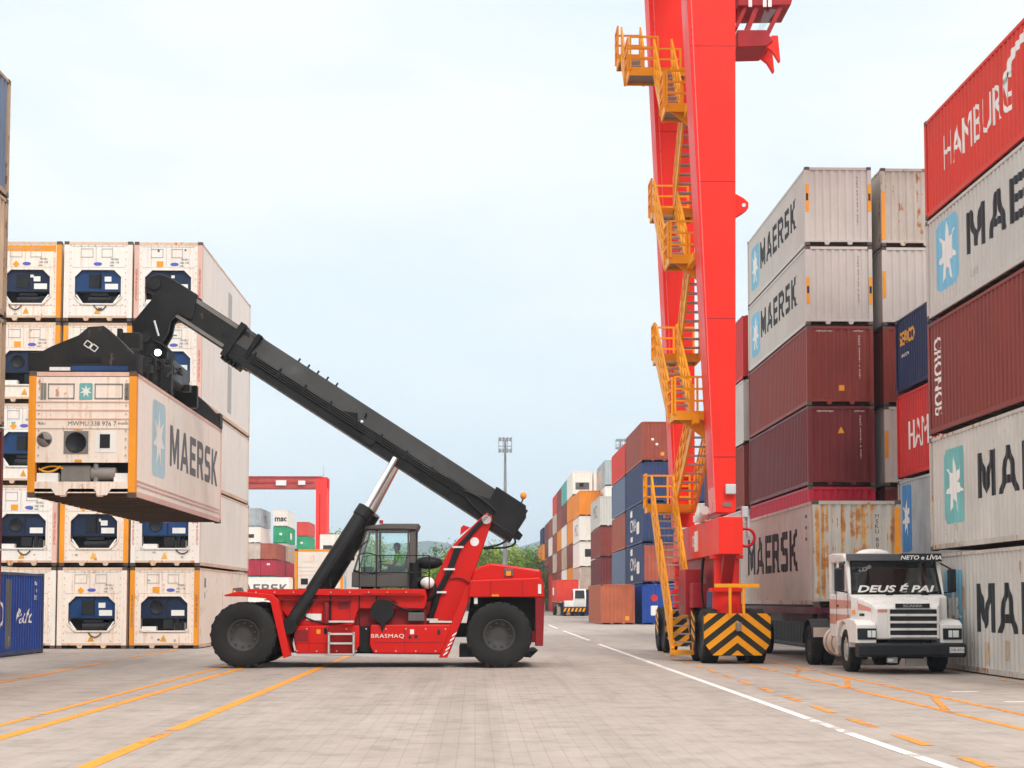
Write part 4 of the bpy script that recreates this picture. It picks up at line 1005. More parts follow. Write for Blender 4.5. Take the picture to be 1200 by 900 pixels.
# wheels (lathe about local X, turned so the hub looks at the camera)
def tyre_wheel(name, r, w, hub, lugs, rimmat, style=0):
    h_ = w / 2
    prof = [(hub, -h_ * .75), (hub + .03, -h_ * .95), (r * .78, -h_), (r * .93, -h_ * .93), (r * .985, -h_ * .75), (r, -h_ * .4), (r, h_ * .4), (r * .985, h_ * .75), (r * .93, h_ * .93), (r * .78, h_), (hub + .03, h_ * .95), (hub, h_ * .75)]
    mb = MB().lathe(prof, ax='x', n=40)
    for k in range(lugs):
        t = 2 * math.pi * k / lugs; tr = Matrix.Rotation(t, 4, 'X')
        for sgn in (-1, 1):
            tt = Matrix.Rotation(math.pi / lugs if sgn > 0 else 0, 4, 'X')
            mb.box(*sorted((sgn * h_ * .12, sgn * h_ * .86)), -.045, .045, r * .95, r * 1.004, tr @ tt)
    me = shared(mb, name)
    rm = MB().lathe([(hub + .012, -h_ * .80), (hub - .02, -h_ * .85), (hub - .05, -h_ * .55), (hub * .62, -h_ * .45), (hub * .60, -h_ * (.75 if style else .35)), (hub * .30, -h_ * (.85 if style else .38)), (.001, -h_ * (.85 if style else .38))], ax='x', n=32)
    for k in range(10):
        t = 2 * math.pi * k / 10; c0 = Vector((-h_ * .47, math.cos(t) * hub * .75, math.sin(t) * hub * .75)); rm.cyl(c0, c0 + Vector((-.05, 0, 0)), .028, n=6)
    return me, shared(rm, 'rim')
def put_wheel(parent, wm, loc, rz, rimmat, name='wheel'):
    t = inst(name, wm[0], 'tyre', parent); t.location = Vector(loc) - ORG; t.rotation_euler = (R(random.uniform(0, 90)), 0, rz)
    t.rotation_mode = 'ZYX' if False else 'XYZ'
    inst('rim', wm[1], rimmat, t); return t
big = tyre_wheel('wheel', .835, .50, .40, 22, 'rim')
for x, ys in ((-5.86, (40.36, 40.90, 43.50, 44.04)), (.61, (40.38, 44.02))):
    for yy in ys: put_wheel(rs, big, (x, yy, .835), R(90) if yy < YC else R(-90), 'rim')
# steps, hand rails
stp = MB()
for v in (728.5, 743, 754, 767): p0 = PX(385.5, v, 40.25); p1 = PX(415, v, 40.25); stp.box(p0[0], p1[0], 40.15, 40.40, p0[1] - .02, p0[1] + .025)
for u in (385.5, 414.5): p0 = PX(u, 767, 40.25); p1 = PX(u, 741, 40.25); stp.box(p0[0] - .02, p0[0] + .02, 40.15, 40.42, p0[1], p1[1])
stp.obj('step', 'steel', rs)
rl = MB(); yr = 40.5
for u, v0, v1 in ((387, 766, 675), (421, 734, 650), (441, 703, 651), (488, 690, 650), (503, 690, 651)):
    p0 = PX(u, v0, yr); p1 = PX(u, v1, yr); rl.cyl((p0[0], yr, p0[1]), (p1[0], yr, p1[1]), .018, n=6)
for v, u0, u1 in ((651, 441, 503), (671, 421, 500)):
    p0 = PX(u0, v, yr); p1 = PX(u1, v, yr); rl.cyl((p0[0], yr, p0[1]), (p1[0], yr, p1[1]), .016, n=6)
p0 = PX(421, 650, yr); p1 = PX(441, 651, yr); rl.hose((p0[0], yr, p0[1]), (p1[0], yr, p1[1]), (0, 0, .05), .016)
rl.obj('handrail', 'black', rs)

# cab: frame, glass, interior
CY0, CY1 = 41.45, 42.95
cabp = MB()
base = [(-3.24, 2.06), (-3.23, 2.44), (-3.13, 2.50), (-2.75, 2.35), (-1.56, 2.41), (-1.56, 2.06)]
cab = cabp.prism(base, 'y', CY0, CY1).obj('cab', 'cab_grey', rs, bev=.015)
fr = MB()
for yy in (CY0 + .03, CY1 - .03):
    for (a0, a1, w) in (((441.5, 676), (441.5, 620), .07), ((483, 674), (484, 620), .15), ((415, 669), (430, 619), .05), ((478.5, 672), (478.5, 622), .05)):
        p0 = PX(*a0, CY0); p1 = PX(*a1, CY0); fr.bar((p0[0], yy, p0[1]), (p1[0], yy, p1[1]), .06, w, up=(1, 0, 0))
    for (a0, a1, w) in (((430, 620), (486, 620), .09), ((441, 672), (482, 672), .06), ((415, 669), (436, 675), .05)):
        p0 = PX(*a0, CY0); p1 = PX(*a1, CY0); fr.bar((p0[0], yy, p0[1]), (p1[0], yy, p1[1]), .06, w)
for u, v in ((415, 669), (430, 620), (485, 620), (485, 672)):
    p0 = PX(u, v, CY0); fr.bar((p0[0], CY0, p0[1]), (p0[0], CY1, p0[1]), .06)
fr.obj('cab_frame', 'cab_grey', cab)
MB().prism([(-2.91, 3.57), (-2.87, 3.64), (-2.40, 3.72), (-1.48, 3.72), (-1.55, 3.56), (-1.95, 3.58)], 'y', CY0 - .08, CY1 + .08).obj('cab_roof', 'cab_grey', cab, bev=.02)
p0 = (-2.48, 3.76); MB().cyl((p0[0], CY0 + .2, p0[1] - .03), (p0[0], CY0 + .2, p0[1] + .06), .05).obj('roof_beacon', 'red_lens', cab)
g = MB()
for yy in (CY0 + .005, CY1 - .005):
    g.add([(p[0], yy, p[1]) for p in ((-3.15, 2.48), (-2.70, 2.35), (-2.59, 2.35), (-2.60, 3.55), (-2.84, 3.55))], [(0, 1, 2, 3, 4)])
    g.add([(p[0], yy, p[1]) for p in ((-2.57, 2.44), (-1.74, 2.44), (-1.75, 3.53), (-2.58, 3.53))], [(0, 1, 2, 3)])
a0 = (-3.17, 2.48); a1 = (-2.84, 3.58); g.add([(a0[0], CY0, a0[1]), (a0[0], CY1, a0[1]), (a1[0], CY1, a1[1]), (a1[0], CY0, a1[1])], [(0, 1, 2, 3)])
g.obj('cab_window', 'cab_glass', cab)
s0 = (-1.88, 2.06)
MB().box(s0[0] - .45, s0[0] + .02, 41.95, 42.45, s0[1] + .42, s0[1] + .55).loft([Vector((s0[0] + dx, yy, s0[1] + .5)) for dx, yy in ((-.02, 41.98), (.12, 41.98), (.12, 42.42), (-.02, 42.42))], [Vector((s0[0] + dx, yy, s0[1] + 1.2)) for dx, yy in ((.12, 42.0), (.24, 42.0), (.24, 42.40), (.12, 42.40))]).box(s0[0] - .35, s0[0] - .05, 42.05, 42.35, s0[1], s0[1] + .43).obj('driver_seat', 'black', cab, bev=.03)
w0 = (-2.68, 2.75)
MB().lathe([(.17, -.015), (.19, 0), (.17, .015), (.155, 0), (.17, -.015)], (w0[0] + .15, 42.2, w0[1]), 'z', 20).cyl((w0[0] + .15, 42.2, w0[1]), (w0[0] - .1, 42.2, w0[1] - .55), .04).box(w0[0] - .35, w0[0] - .05, 41.8, 42.6, w0[1] - .75, w0[1] - .15).obj('steering_console', 'black', cab, bev=.02)
m0 = (-3.18, 2.97); MB().box(m0[0] - .22, m0[0] + .02, CY0 - .1, CY0 - .04, m0[1] - .22, m0[1] + .1).bar((m0[0] + .02, CY0 - .05, m0[1]), (m0[0] + .35, CY0, m0[1] + .3), .03).obj('mirror', 'black', cab)

# driver
px, pz = (-2.05, 2.36)
person = thing('person', 'driver in a lime green hi-vis vest and dark trousers seated in the cab', 'person', (px, 42.2, pz))
ORG = Vector((0, 0, 0))
def skin_obj(name, verts, edges, radii, mat, parent, root=0, sub=2):
    me = bpy.data.meshes.new(name); me.from_pydata(verts, edges, []); me.materials.append(M[mat])
    ob = link(name, me, parent)
    mo = ob.modifiers.new('skin', 'SKIN'); mo.use_smooth_shade = True
    for i, r in enumerate(radii):
        rr = r if isinstance(r, tuple) else (r, r)
        me.skin_vertices[0].data[i].radius = rr; me.skin_vertices[0].data[i].use_root = (i == root)
    sb = ob.modifiers.new('sub', 'SUBSURF'); sb.levels = sub; sb.render_levels = sub
    return ob
# seated facing -X; z=0 is the seat top
V = []; E = []; RR = []
def sv(p, r, par=None):
    V.append(p); RR.append(r)
    if par is not None: E.append((par, len(V) - 1))
    return len(V) - 1
pel = sv((0, 0, .10), (.15, .11)); wst = sv((-.01, 0, .27), (.13, .10), pel); cst = sv((-.02, 0, .45), (.16, .11), wst); nk0 = sv((-.02, 0, .57), (.085, .08), cst)
nk = sv((-.03, 0, .63), .055, nk0); jw = sv((-.06, 0, .70), (.068, .075), nk); hd_ = sv((-.055, 0, .78), (.080, .098), jw); tp = sv((-.045, 0, .845), (.06, .07), hd_)
for sgn in (-1, 1):
    sh_ = sv((-.02, sgn * .17, .52), .062, cst); el = sv((-.14, sgn * .24, .27), .045, sh_); wr_ = sv((-.36, sgn * .17, .30), .030, el); pm = sv((-.43, sgn * .15, .315), (.022, .038), wr_)
    for k, ln in enumerate((.058, .068, .064, .05)):
        f1 = sv((-.46, sgn * (.185 - .022 * k), .32), .0095, pm); f2 = sv((-.46 - ln * .6, sgn * (.187 - .023 * k), .318), .009, f1); sv((-.46 - ln * .9, sgn * (.187 - .023 * k), .29), .008, f2)
    t1 = sv((-.43, sgn * .11, .325), .011, pm); sv((-.47, sgn * .095, .315), .0095, t1)
    hp = sv((-.05, sgn * .10, .08), .085, pel); kn = sv((-.46, sgn * .13, .10), .062, hp); an = sv((-.50, sgn * .13, -.30), .042, kn); sv((-.60, sgn * .13, -.36), .038, an)
body = skin_obj('body', V, E, RR, 'skin', person)
skin_obj('vest', [(0, 0, .12), (-.01, 0, .27), (-.02, 0, .45), (-.02, 0, .55), (-.02, .17, .525), (-.02, -.17, .525), (-.07, .205, .42), (-.07, -.205, .42)], [(0, 1), (1, 2), (2, 3), (2, 4), (2, 5), (4, 6), (5, 7)], [(.16, .125), (.148, .12), (.178, .13), (.10, .09), .078, .078, .068, .068], 'vest', person)
skin_obj('trousers', [(0, 0, .10), (-.05, .10, .08), (-.46, .13, .10), (-.495, .13, -.26), (-.05, -.10, .08), (-.46, -.13, .10), (-.495, -.13, -.26)], [(0, 1), (1, 2), (2, 3), (0, 4), (4, 5), (5, 6)], [(.165, .125), .098, .078, .062, .098, .078, .062], 'cloth_dark', person)
MB().sphere((-.035, 0, .80), .098, sc=(.95, .85, .95)).sphere((-.0, 0, .74), .07, sc=(.7, 1., 1.0)).obj('hair', 'hair', person)
fc = MB()
for sgn in (-1, 1): fc.sphere((-.138, sgn * .032, .775), .012)
fc.obj('eyes', 'ink', person)
MB().sphere((-.15, 0, .745), .018, sc=(1, .8, 1.2)).sphere((-.06, .082, .755), .02, sc=(1, .4, 1.4)).sphere((-.06, -.082, .755), .02, sc=(1, .4, 1.4)).obj('nose_and_ears', 'skin', person)
MB().box(-.147, -.13, -.025, .025, .703, .711).obj('mouth', 'red_lens', person)
MB().lathe([(.181, -.02), (.181, .02)], (-.012, 0, .30), 'z', 20).obj('reflective_band', 'reflector', person)
# ------------------------------------------------------------------ rubber-tyred gantry crane
cr = thing('gantry_crane', 'tall red gantry crane leg with yellow stairs and striped wheel bogies', 'crane', (6.8, 47, 0))
ZT = 26.
def taper_leg(y0, y1, xl_top, xr_top, xl_bot, xr_bot, z0, z1):
    """left edge and right edge interpolate from bottom to top (at z=18.3)"""
    k = (z1 - 4.1) / (18.3 - 4.1); xl = xl_bot + (xl_top - xl_bot) * k; xr = xr_bot + (xr_top - xr_bot) * k
    return [(xl_bot, z0), (xr_bot, z0), (xr, z1), (xl, z1)]
fl = MB().prism(taper_leg(42.6, 43.6, 5.83, 7.18, 6.50, 7.06, 4.1, ZT), 'y', 42.6, 43.7).obj('leg', 'cr_red', cr, bev=.012)
rl = MB().prism(taper_leg(51, 52, 5.80, 7.15, 6.44, 7.06, 4.1, ZT), 'y', 50.6, 51.7).obj('leg', 'cr_red', cr, bev=.012)
# thin plates on the legs' left side, sky sheen put into their paler red
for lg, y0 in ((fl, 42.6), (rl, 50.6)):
    MB().prism([(6.495, 4.1), (6.52, 4.1), (5.655, ZT), (5.62, ZT)], 'y', y0 - .02, y0 + 1.1).obj('leg_side_sheen', 'cr_red_sheen', lg)
    w = MB()
    for z in (5.6, 9.4, 13.2, 17.): w.box(6.5 - (z - 4.1) * .0472 + .02, 7.06 + (z - 4.1) * .008, y0 - .004, y0 + .004, z - .012, z + .012)
    w.obj('weld_seam', 'cr_red_dark', lg)
MB().prism([(42.3, 2.95), (52.0, 2.95), (52.0, 3.96), (42.3, 3.96)], 'x', 6.54, 7.2).obj('sill_beam', 'cr_red', cr, bev=.02)
MB().prism([(42.45, 2.95), (43.2, 2.0), (51.0, 2.0), (51.9, 2.95)], 'x', 6.72, 7.02).obj('sill_web', 'cr_red_dark', cr)
# girder and cross beam over the lane, above the picture
MB().box(5.4, 30.0, 42.7, 44.1, 24.2, 26.2).box(5.4, 30.0, 50.2, 51.6, 24.2, 26.2).obj('girder', 'cr_red', cr)
MB().box(5.5, 7.3, 44.1, 50.2, 24.5, 25.8).obj('end_tie', 'cr_red', cr)
# far-side legs of the portal
for y0 in (42.6, 50.6): MB().box(28.6, 29.7, y0, y0 + 1.1, 2.0, 24.2).obj('leg', 'cr_red', cr)
MB().box(28.8, 29.5, 42.3, 52.0, 2.9, 3.9).obj('sill_beam', 'cr_red', cr)
# lug on the leg
l0 = (7.15, 12.89); l1 = (7.17, 12.27); l2 = (7.38, 12.58)
lg = MB().prism([(l0[0] - .1, l0[1]), (l0[0] + .03, l0[1]), (l2[0], l2[1] + .20), (l2[0] + .13, l2[1] + .08), (l2[0] + .13, l2[1] - .08), (l2[0], l2[1] - .18), (l1[0], l1[1]), (l1[0] - .1, l1[1])], 'y', 42.75, 42.85).prism([(l0[0] - .1, l0[1]), (l0[0] + .03, l0[1]), (l2[0], l2[1] + .20), (l2[0] + .13, l2[1] + .08), (l2[0] + .13, l2[1] - .08), (l2[0], l2[1] - .18), (l1[0], l1[1]), (l1[0] - .1, l1[1])], 'y', 43.0, 43.1).obj('lifting_lug', 'cr_red', cr)
MB().cyl((l2[0], 42.73, l2[1]), (l2[0], 43.12, l2[1]), .055).obj('lug_pin', 'reflector', lg)
# lamp and plates low on the leg, base casting
p0 = (6.90, 4.71); MB().box(p0[0] - .13, p0[0] + .15, 42.45, 42.6, p0[1] - .13, p0[1] + .14).obj('flood_lamp', 'galv', cr, bev=.02)
p0 = (6.82, 4.31); MB().box(p0[0] - .12, p0[0] + .12, 42.57, 42.605, p0[1] - .06, p0[1] + .05).obj('data_plate', 'unit_grey', cr)
p0 = (7.31, 4.10); MB().box(p0[0] - .1, p0[0] + .08, 42.5, 42.7, p0[1] - .15, p0[1] + .15).cyl((p0[0] + .1, 42.7, p0[1] - .7), (p0[0] + .1, 42.7, p0[1] - .1), .05).obj('siren', 'galv', cr, bev=.02)
p0 = (7.26, 3.41); MB().lathe([(.24, -.05), (.28, 0), (.24, .05), (.20, 0), (.24, -.05)], (p0[0] + .05, 42.5, p0[1]), 'y', 18).obj('lifebuoy', 'red_lens', cr)
p0 = (6.43, 3.61); 
put_text('CB', .32, 'ink_white', cr, (6.53, 47.4, 3.32), (0, -1, 0), (0, 0, 1), .03)
MB().box(6.525, 6.54, 46.2, 46.9, 3.15, 3.75).obj('notice_board', 'label_white', cr)
q = MB(); q.cyl((6.48, 45.2, 4.05), (6.48, 44.4, 4.25), .13).box(6.3, 6.6, 45.0, 45.5, 3.96, 4.15)
q.obj('air_horn', 'label_white', cr)
# turntable, yokes and bogies
def bogie(y0, mat_ch=True):
    """16-wheel corner: four wheels in view, chevron guard in front"""
    bx = 7.02
    MB().cyl((6.93, y0 + .75, 2.0), (6.93, y0 + .75, 2.95), .35, n=24).cyl((6.93, y0 + .75, 2.86), (6.93, y0 + .75, 2.96), .46, n=24).cyl((6.93, y0 + .75, 1.3), (6.93, y0 + .75, 2.02), .40, n=24).cyl((6.93, y0 + .75, 1.95), (6.93, y0 + .75, 2.05), .5, n=24).obj('slewing_post', 'cr_red', cr)
    MB().box(bx - .62, bx + .55, y0 + .25, y0 + 1.3, .55, 1.34).obj('bogie_frame', 'cr_red_dark', cr, bev=.03)
    for xx in (bx - .62, bx + .66):
        for yy in (y0 + .62, y0 + 2.25):
            put_wheel(cr, crane_wheel, (xx, yy, .74), R(0) if xx < bx else R(180), 'rim')
    MB().box(bx - .3, bx + .3, y0 + .6, y0 + 2.3, .5, 1.0).obj('axle_beam', 'cr_red_dark', cr)
    # chevron guard
    x0, x1, z0, z1 = bx - .86, bx + .95, .22, 1.37
    g = MB().prism([(x0, z0 + .35), (x0 + .25, z0), (x1 - .25, z0), (x1, z0 + .35), (x1, z1), (x0, z1)], 'y', y0 - .16, y0 - .12).obj('bumper_guard', 'chev_black', cr)
    MB().box(x0, x0 + .5, y0 - .12, y0 + .1, .5, 1.3).box(x1 - .5, x1, y0 - .12, y0 + .1, .5, 1.3).obj_each('guard_bracket', 'chev_black', g)
    cx = (x0 + x1) / 2; st = MB(); yy = y0 - .163; wv = .20
    inside = lambda p: (min(max(p[0], x0), x1), p[1])
    for k in range(5):
        zt = z0 - .05 + k * .40      # apex of the chevron
        for sgn in (-1, 1):
            xe = cx + sgn * (x1 - x0) / 2; run = (x1 - x0) / 2
            poly = [(cx, zt), (cx, zt + wv), (xe, zt + wv - run * .78), (xe, zt - run * .78)]
            poly = clip_poly(poly, z0 + .01, z1 - .01)
            poly = clip_corner(poly, x0, x1, z0, .35, .25)
            if len(poly) > 2: st.prism(poly, 'y', yy, yy + .004)
    st.obj('chevron_stripe', 'yellow', g)
    MB().box(cx - .04, cx + .10, y0 - .26, y0 - .16, .88, 1.12).obj('guard_lamp', 'unit_grey', g, bev=.02)
    sd = MB()
    for yy2 in (y0 + 1.25,):
        sd.box(bx - .95, bx - .92, yy2 - .25, yy2 + .45, .55, 1.28)
    sd.obj('side_guard', 'chev_black', cr)
    s2 = MB()
    for k in range(3): s2.loft([Vector((bx - .954, y0 + 1.0 + dy, .6 + .25 * k + dz)) for dy, dz in ((0, 0), (.7, .22), (.7, .34), (0, .12))], [Vector((bx - .949, y0 + 1.0 + dy, .6 + .25 * k + dz)) for dy, dz in ((0, 0), (.7, .22), (.7, .34), (0, .12))])
    s2.obj('chevron_stripe', 'yellow', cr)
def clip_half(poly, f):
    out = []
    for p, q in zip(poly, poly[1:] + poly[:1]):
        a, b = f(p), f(q)
        if a >= 0: out.append(p)
        if (a >= 0) != (b >= 0): t = a / (a - b); out.append((p[0] + (q[0] - p[0]) * t, p[1] + (q[1] - p[1]) * t))
    return out
def clip_poly(poly, z0, z1): return clip_half(clip_half(poly, lambda p: p[1] - z0), lambda p: z1 - p[1]) if poly else []
def clip_corner(poly, x0, x1, z0, dz, dx):
    if not poly: return []
    poly = clip_half(poly, lambda p: (p[0] - x0) / dx + (p[1] - z0) / dz - 1)
    return clip_half(poly, lambda p: (x1 - p[0]) / dx + (p[1] - z0) / dz - 1) if poly else []
crane_wheel = tyre_wheel('wheel', .74, .46, .36, 20, 'rim')
bogie(42.7); bogie(51.4)
for xx in (28.4, 29.8):
    for yy in (43.4, 51.0): put_wheel(cr, crane_wheel, (xx, yy, .74), 0, 'rim')
gd = MB()
for xx in (6.87, 7.24): gd.box(xx - .035, xx + .035, 42.5, 42.57, 1.3, 2.1)
gd.box(6.45, 7.66, 42.48, 42.58, 2.06, 2.16)
gd.obj('guard_rail', 'yellow', cr)
# cable reel chains and hydraulics between post and stair
cb = MB()
for k in range(5): cb.hose((6.35 + .05 * k, 43.9 + .3 * k, 2.9), (6.4 + .04 * k, 43.8 + .25 * k, 1.3), (-.08, 0, 0), .03)
cb.obj('cable_loop', 'hose', cr)
MB().box(6.0, 6.5, 45.0, 46.6, 1.3, 2.6).box(6.1, 6.5, 44.3, 45.0, 1.5, 2.2).obj('power_cabinet', 'cr_red_dark', cr, bev=.02)

# stairs
def rail_run(mb, pts, posts=True, h=1.05):
    for p, q in zip(pts, pts[1:]):
        p = Vector(p); q = Vector(q)
        for hh in (h, h * .68, h * .36): mb.bar(p + Vector((0, 0, hh)), q + Vector((0, 0, hh)), .055)
        n = max(1, round((q - p).length / .8))
        for k in range(n + 1):
            c = p.lerp(q, k / n); mb.bar(c, c + Vector((0, 0, h + .02)), .06)
def flight(x0, x1, ya, za_, yb, zb, rails=(True, True)):
    st = MB()
    for xx in (x0, x1): st.bar((xx, ya, za_ - .05), (xx, yb, zb - .05), .06, .30)
    f = st.obj('stair_stringer', 'yellow', cr)
    n = max(3, round((zb - za_) / .225)); tr = MB()
    for k in range(1, n):
        t = k / n; y = ya + (yb - ya) * t; z = za_ + (zb - za_) * t
        tr.box(x0 + .02, x1 - .02, y - .125, y + .125, z - .02, z + .022)
    tr.obj('stair_tread', 'tread', f)
    for xx, on in ((x0 - .008, rails[0]), (x1 + .008, rails[1])):
        rl = MB()
        dd = (Vector((xx, yb, zb)) - Vector((xx, ya, za_))).normalized() * .09
        rail_run(rl, [Vector((xx, ya, za_)) + dd, Vector((xx, yb, zb)) - dd], h=1.03); rl.obj('stair_rail', 'yellow', f)
def landing(x0, x1, y0, y1, z, sides):
    l = MB().box(x0, x1, y0, y1, z - .05, z + .0).box(x0, x1, y0 - .02, y0 + .03, z - .16, z + .10).box(x0, x1, y1 - .03, y1 + .02, z - .16, z + .10).box(x0 - .02, x0 + .03, y0, y1, z - .16, z + .10).box(x1 - .03, x1 + .02, y0, y1, z - .16, z + .10).obj('stair_landing', 'yellow', cr)
    MB().box(x0 + .04, x1 - .04, y0 + .04, y1 - .04, z - .075, z - .052).obj('landing_grating', 'unit_grey', l)
    c = {'l': [(x0 - .04, y0 + .06, z), (x0 - .04, y1 - .06, z)], 'r': [(x1 + .04, y0 + .06, z), (x1 + .04, y1 - .06, z)], 'n': [(x0 + .03, y0 - .04, z), (x1 - .03, y0 - .04, z)], 'f': [(x0 + .03, y1 + .04, z), (x1 - .03, y1 + .04, z)]}
    for s in sides:
        rl = MB(); rail_run(rl, c[s], h=1.05 + .006 * 'lrnf'.index(s)); rl.obj('landing_rail', 'yellow', l)
LX0, LX1, RX0, RX1 = 5.60, 6.22, 6.30, 6.92
flight(LX0, LX1, 44.9, .30, 47.5, 2.55); flight(LX0 - .02, LX1 + .02, 47.5, 2.55, 49.7, 4.65)
MB().box(5.95, 6.5, 46.9, 47.6, 2.42, 2.52).obj('stair_landing', 'cr_red', cr)
MB().box(LX0, LX0 + .06, 44.85, 44.95, .15, .6).box(LX1 - .06, LX1, 44.85, 44.95, .15, .6).box(LX0 - .05, LX1 + .05, 44.6, 45.1, .18, .30).obj('stair_foot', 'yellow', cr)
lv = [4.65, 6.95, 9.25, 11.55, 13.85, 16.15, 18.45]
nearY = [45.0, 45.0, 45.6, 45.6, 46.2, 46.2, 46.2]; 
landing(LX0 - .15, RX1, 49.7, 50.5, lv[0], 'lf')
landing(LX0, RX1, 44.2, 45.2, lv[1], 'ln'); landing(LX0, RX1, 48.4, 49.3, lv[2], 'lf')
landing(LX0 - .02, 6.75, 44.8, 45.8, lv[3], 'ln'); landing(LX0 - .05, 6.8, 48.6, 49.5, lv[4], 'lf')
landing(LX0 - .05, 6.5, 45.3, 46.3, lv[5], 'ln'); landing(4.82, 5.75, 48.6, 49.6, lv[6] - .1, 'lfn')
landing(5.75, 6.6, 48.6, 49.6, lv[6] - .106, 'f')
flight(RX0, RX1, 49.7, lv[0], 45.2, lv[1]); flight(LX0, LX1, 45.2, lv[1], 48.4, lv[2])
flight(RX0, RX1, 48.4, lv[2], 45.8, lv[3]); flight(LX0 - .02, LX1 - .02, 45.8, lv[3], 48.6, lv[4])
flight(6.2, 6.8, 48.6, lv[4], 46.3, lv[5]); flight(LX0, LX1 - .08, 46.3, lv[5], 48.6, lv[6] - .1)
flight(4.78, 5.38, 49.6, lv[6] - .1, 50.7, 19.5)
landing(4.7, 5.5, 50.7, 51.6, 19.5, 'lf')
br = MB()
for z, y0, y1 in ((lv[1], 43.7, 44.2), (lv[3], 43.7, 44.8), (lv[5], 43.7, 45.3)): br.box(6.1, 6.25, y0, y1 + .4, z - .3, z - .06); br.box(6.5, 6.6, y0, y1 + .2, z - .26, z - .06)
for z, y0, y1 in ((lv[0], 50.5, 50.6), (lv[2], 49.3, 50.6), (lv[4], 49.5, 50.6), (lv[6] - .1, 49.6, 50.6)): br.box(6.05, 6.2, y0 - .4, y1, z - .3, z - .06); br.box(6.4, 6.5, y0 - .4, y1, z - .3, z - .06)
for z, y in ((lv[1], 44.6), (lv[3], 45.2), (lv[5], 45.7)): br.prism([(5.7, z - .08), (6.6, z - .08), (6.6, z - .75)], 'y', y - .2, y - .14)
br.obj_each('landing_bracket', 'yellow', cr)
# operator cabin hanging from the girder
cabx = (7.31, 18.42)
k0 = MB(); t0 = (7.34, 18.66); t1 = (8.89, 18.58); t2 = (8.84, 18.41); t3 = (7.34, 18.37)
oc = MB().prism([t0, t1, t2, t3], 'y', 43.2, 44.6).obj('operator_cabin', 'cr_red_dark', cr, bev=.02)
b0 = (7.33, 17.70); b1 = (8.15, 17.71); b2 = (8.34, 17.39); b3 = (8.15, 17.24); b4 = (7.33, 17.21)
MB().prism([b0, b1, b2, b3, b4], 'y', 43.25, 44.5).obj('cabin_floor', 'cr_red_dark', oc, bev=.02)
sb = MB()
for (ua, va, ub, vb, w) in ((914, 10, 897, 45, .12), (873, 10, 862, 34, .10), (886, 10, 875, 38, .13)):
    pa = PX(ua, va, 43.4); pb = PX(ub, vb, 43.4)
    for yy in (43.32, 44.4): sb.bar((pa[0], yy, pa[1]), (pb[0], yy, pb[1]), .08, w, up=(1, 0, 0))
sb.obj('cabin_strut', 'cr_red_dark', oc)
ga = (8.50, 18.38); gb = (8.08, 17.74); gc = (7.91, 17.73); gd_ = (8.16, 18.38)
MB().add([(p[0], 43.36, p[1]) for p in (ga, gb, gc, gd_)], [(0, 1, 2, 3)]).obj('cabin_window', 'clear_glass', oc)
hk = [(8.18, 17.49), (8.34, 17.57), (8.49, 17.57), (8.55, 16.83), (8.51, 16.81), (8.34, 17.10), (8.12, 17.27)]
MB().prism(hk, 'y', 43.3, 43.45).prism(hk, 'y', 44.2, 44.35).obj('cabin_bracket', 'cr_red', oc, bev=.01)
MB().cyl((7.4, 43.5, 18.0), (7.4, 43.5, 24.25), .08).box(7.3, 7.6, 43.5, 43.9, t0[1] - .05, 24.25).box(8.2, 8.4, 43.5, 43.9, t0[1] - .05, 24.25).obj('cabin_hanger', 'cr_red_dark', oc)
bo = MB()
for u in (879, 896, 902): p0 = PX(u, 3, 43.2); bo.box(p0[0] - .05, p0[0] + .05, 43.17, 43.2, p0[1] - .13, p0[1] + .1)
bo.obj('cabin_lamp', 'reflector', oc)

# ------------------------------------------------------------------ truck with the loaded trailer
TX, TY = 10.09, 36.35
tk = thing('truck', 'white bonneted truck with salmon stripes and windshield lettering', 'truck', (TX, TY + 2, 0))
def X(v): return TX + v
def Yt(v): return TY + v
MB().prism([(Yt(.95), .80), (Yt(3.3), .80), (Yt(3.3), 1.86), (Yt(1.25), 1.86), (Yt(1.0), 1.80)], 'x', X(-1.17), X(1.12)).obj('cab', 'truck_white', tk, bev=.03)
cab = tk.children[0]
pl = MB()
for sx in (-1.12, 1.07):
    pl.bar((X(sx), Yt(1.28), 1.84), (X(sx), Yt(1.62), 2.66), .10, .12, up=(0, 1, 0)); pl.bar((X(sx), Yt(2.45), 1.84), (X(sx), Yt(2.45), 2.66), .08, .14, up=(0, 1, 0)); pl.bar((X(sx), Yt(3.2), 1.84), (X(sx), Yt(3.2), 2.66), .08, .2, up=(0, 1, 0))
    pl.bar((X(sx), Yt(1.72), 1.84), (X(sx), Yt(1.72), 2.64), .05, .05, up=(0, 1, 0))
pl.box(X(-1.17), X(1.12), Yt(3.22), Yt(3.3), 1.84, 2.7)
pl.obj('cab_pillar', 'truck_white', cab, bev=.01)
MB().prism([(Yt(1.55), 2.64), (Yt(3.32), 2.64), (Yt(3.30), 2.84), (Yt(2.9), 2.88), (Yt(1.75), 2.82), (Yt(1.58), 2.74)], 'x', X(-1.18), X(1.13)).obj('cab_roof', 'truck_white', cab, bev=.03)
wi = MB().add([(X(-1.06), Yt(1.24), 1.87), (X(1.01), Yt(1.24), 1.87), (X(.96), Yt(1.56), 2.64), (X(-1.01), Yt(1.56), 2.64)], [(0, 1, 2, 3)]).obj('windshield', 'dark_glass', cab)
put_text('DEUS É PAI', .175, 'ink_white', wi, (X(-.02), Yt(1.262 - .012), 1.91), (1, 0, 0), (0, .32, .77), .03, .28, 1.55, center=True)
put_text('SELF-CAR', .09, 'ink_faint', wi, (X(-1.0), Yt(1.42), 2.28), (1, .16, .48), (-.45, .30, .85), .02)
rb = MB()
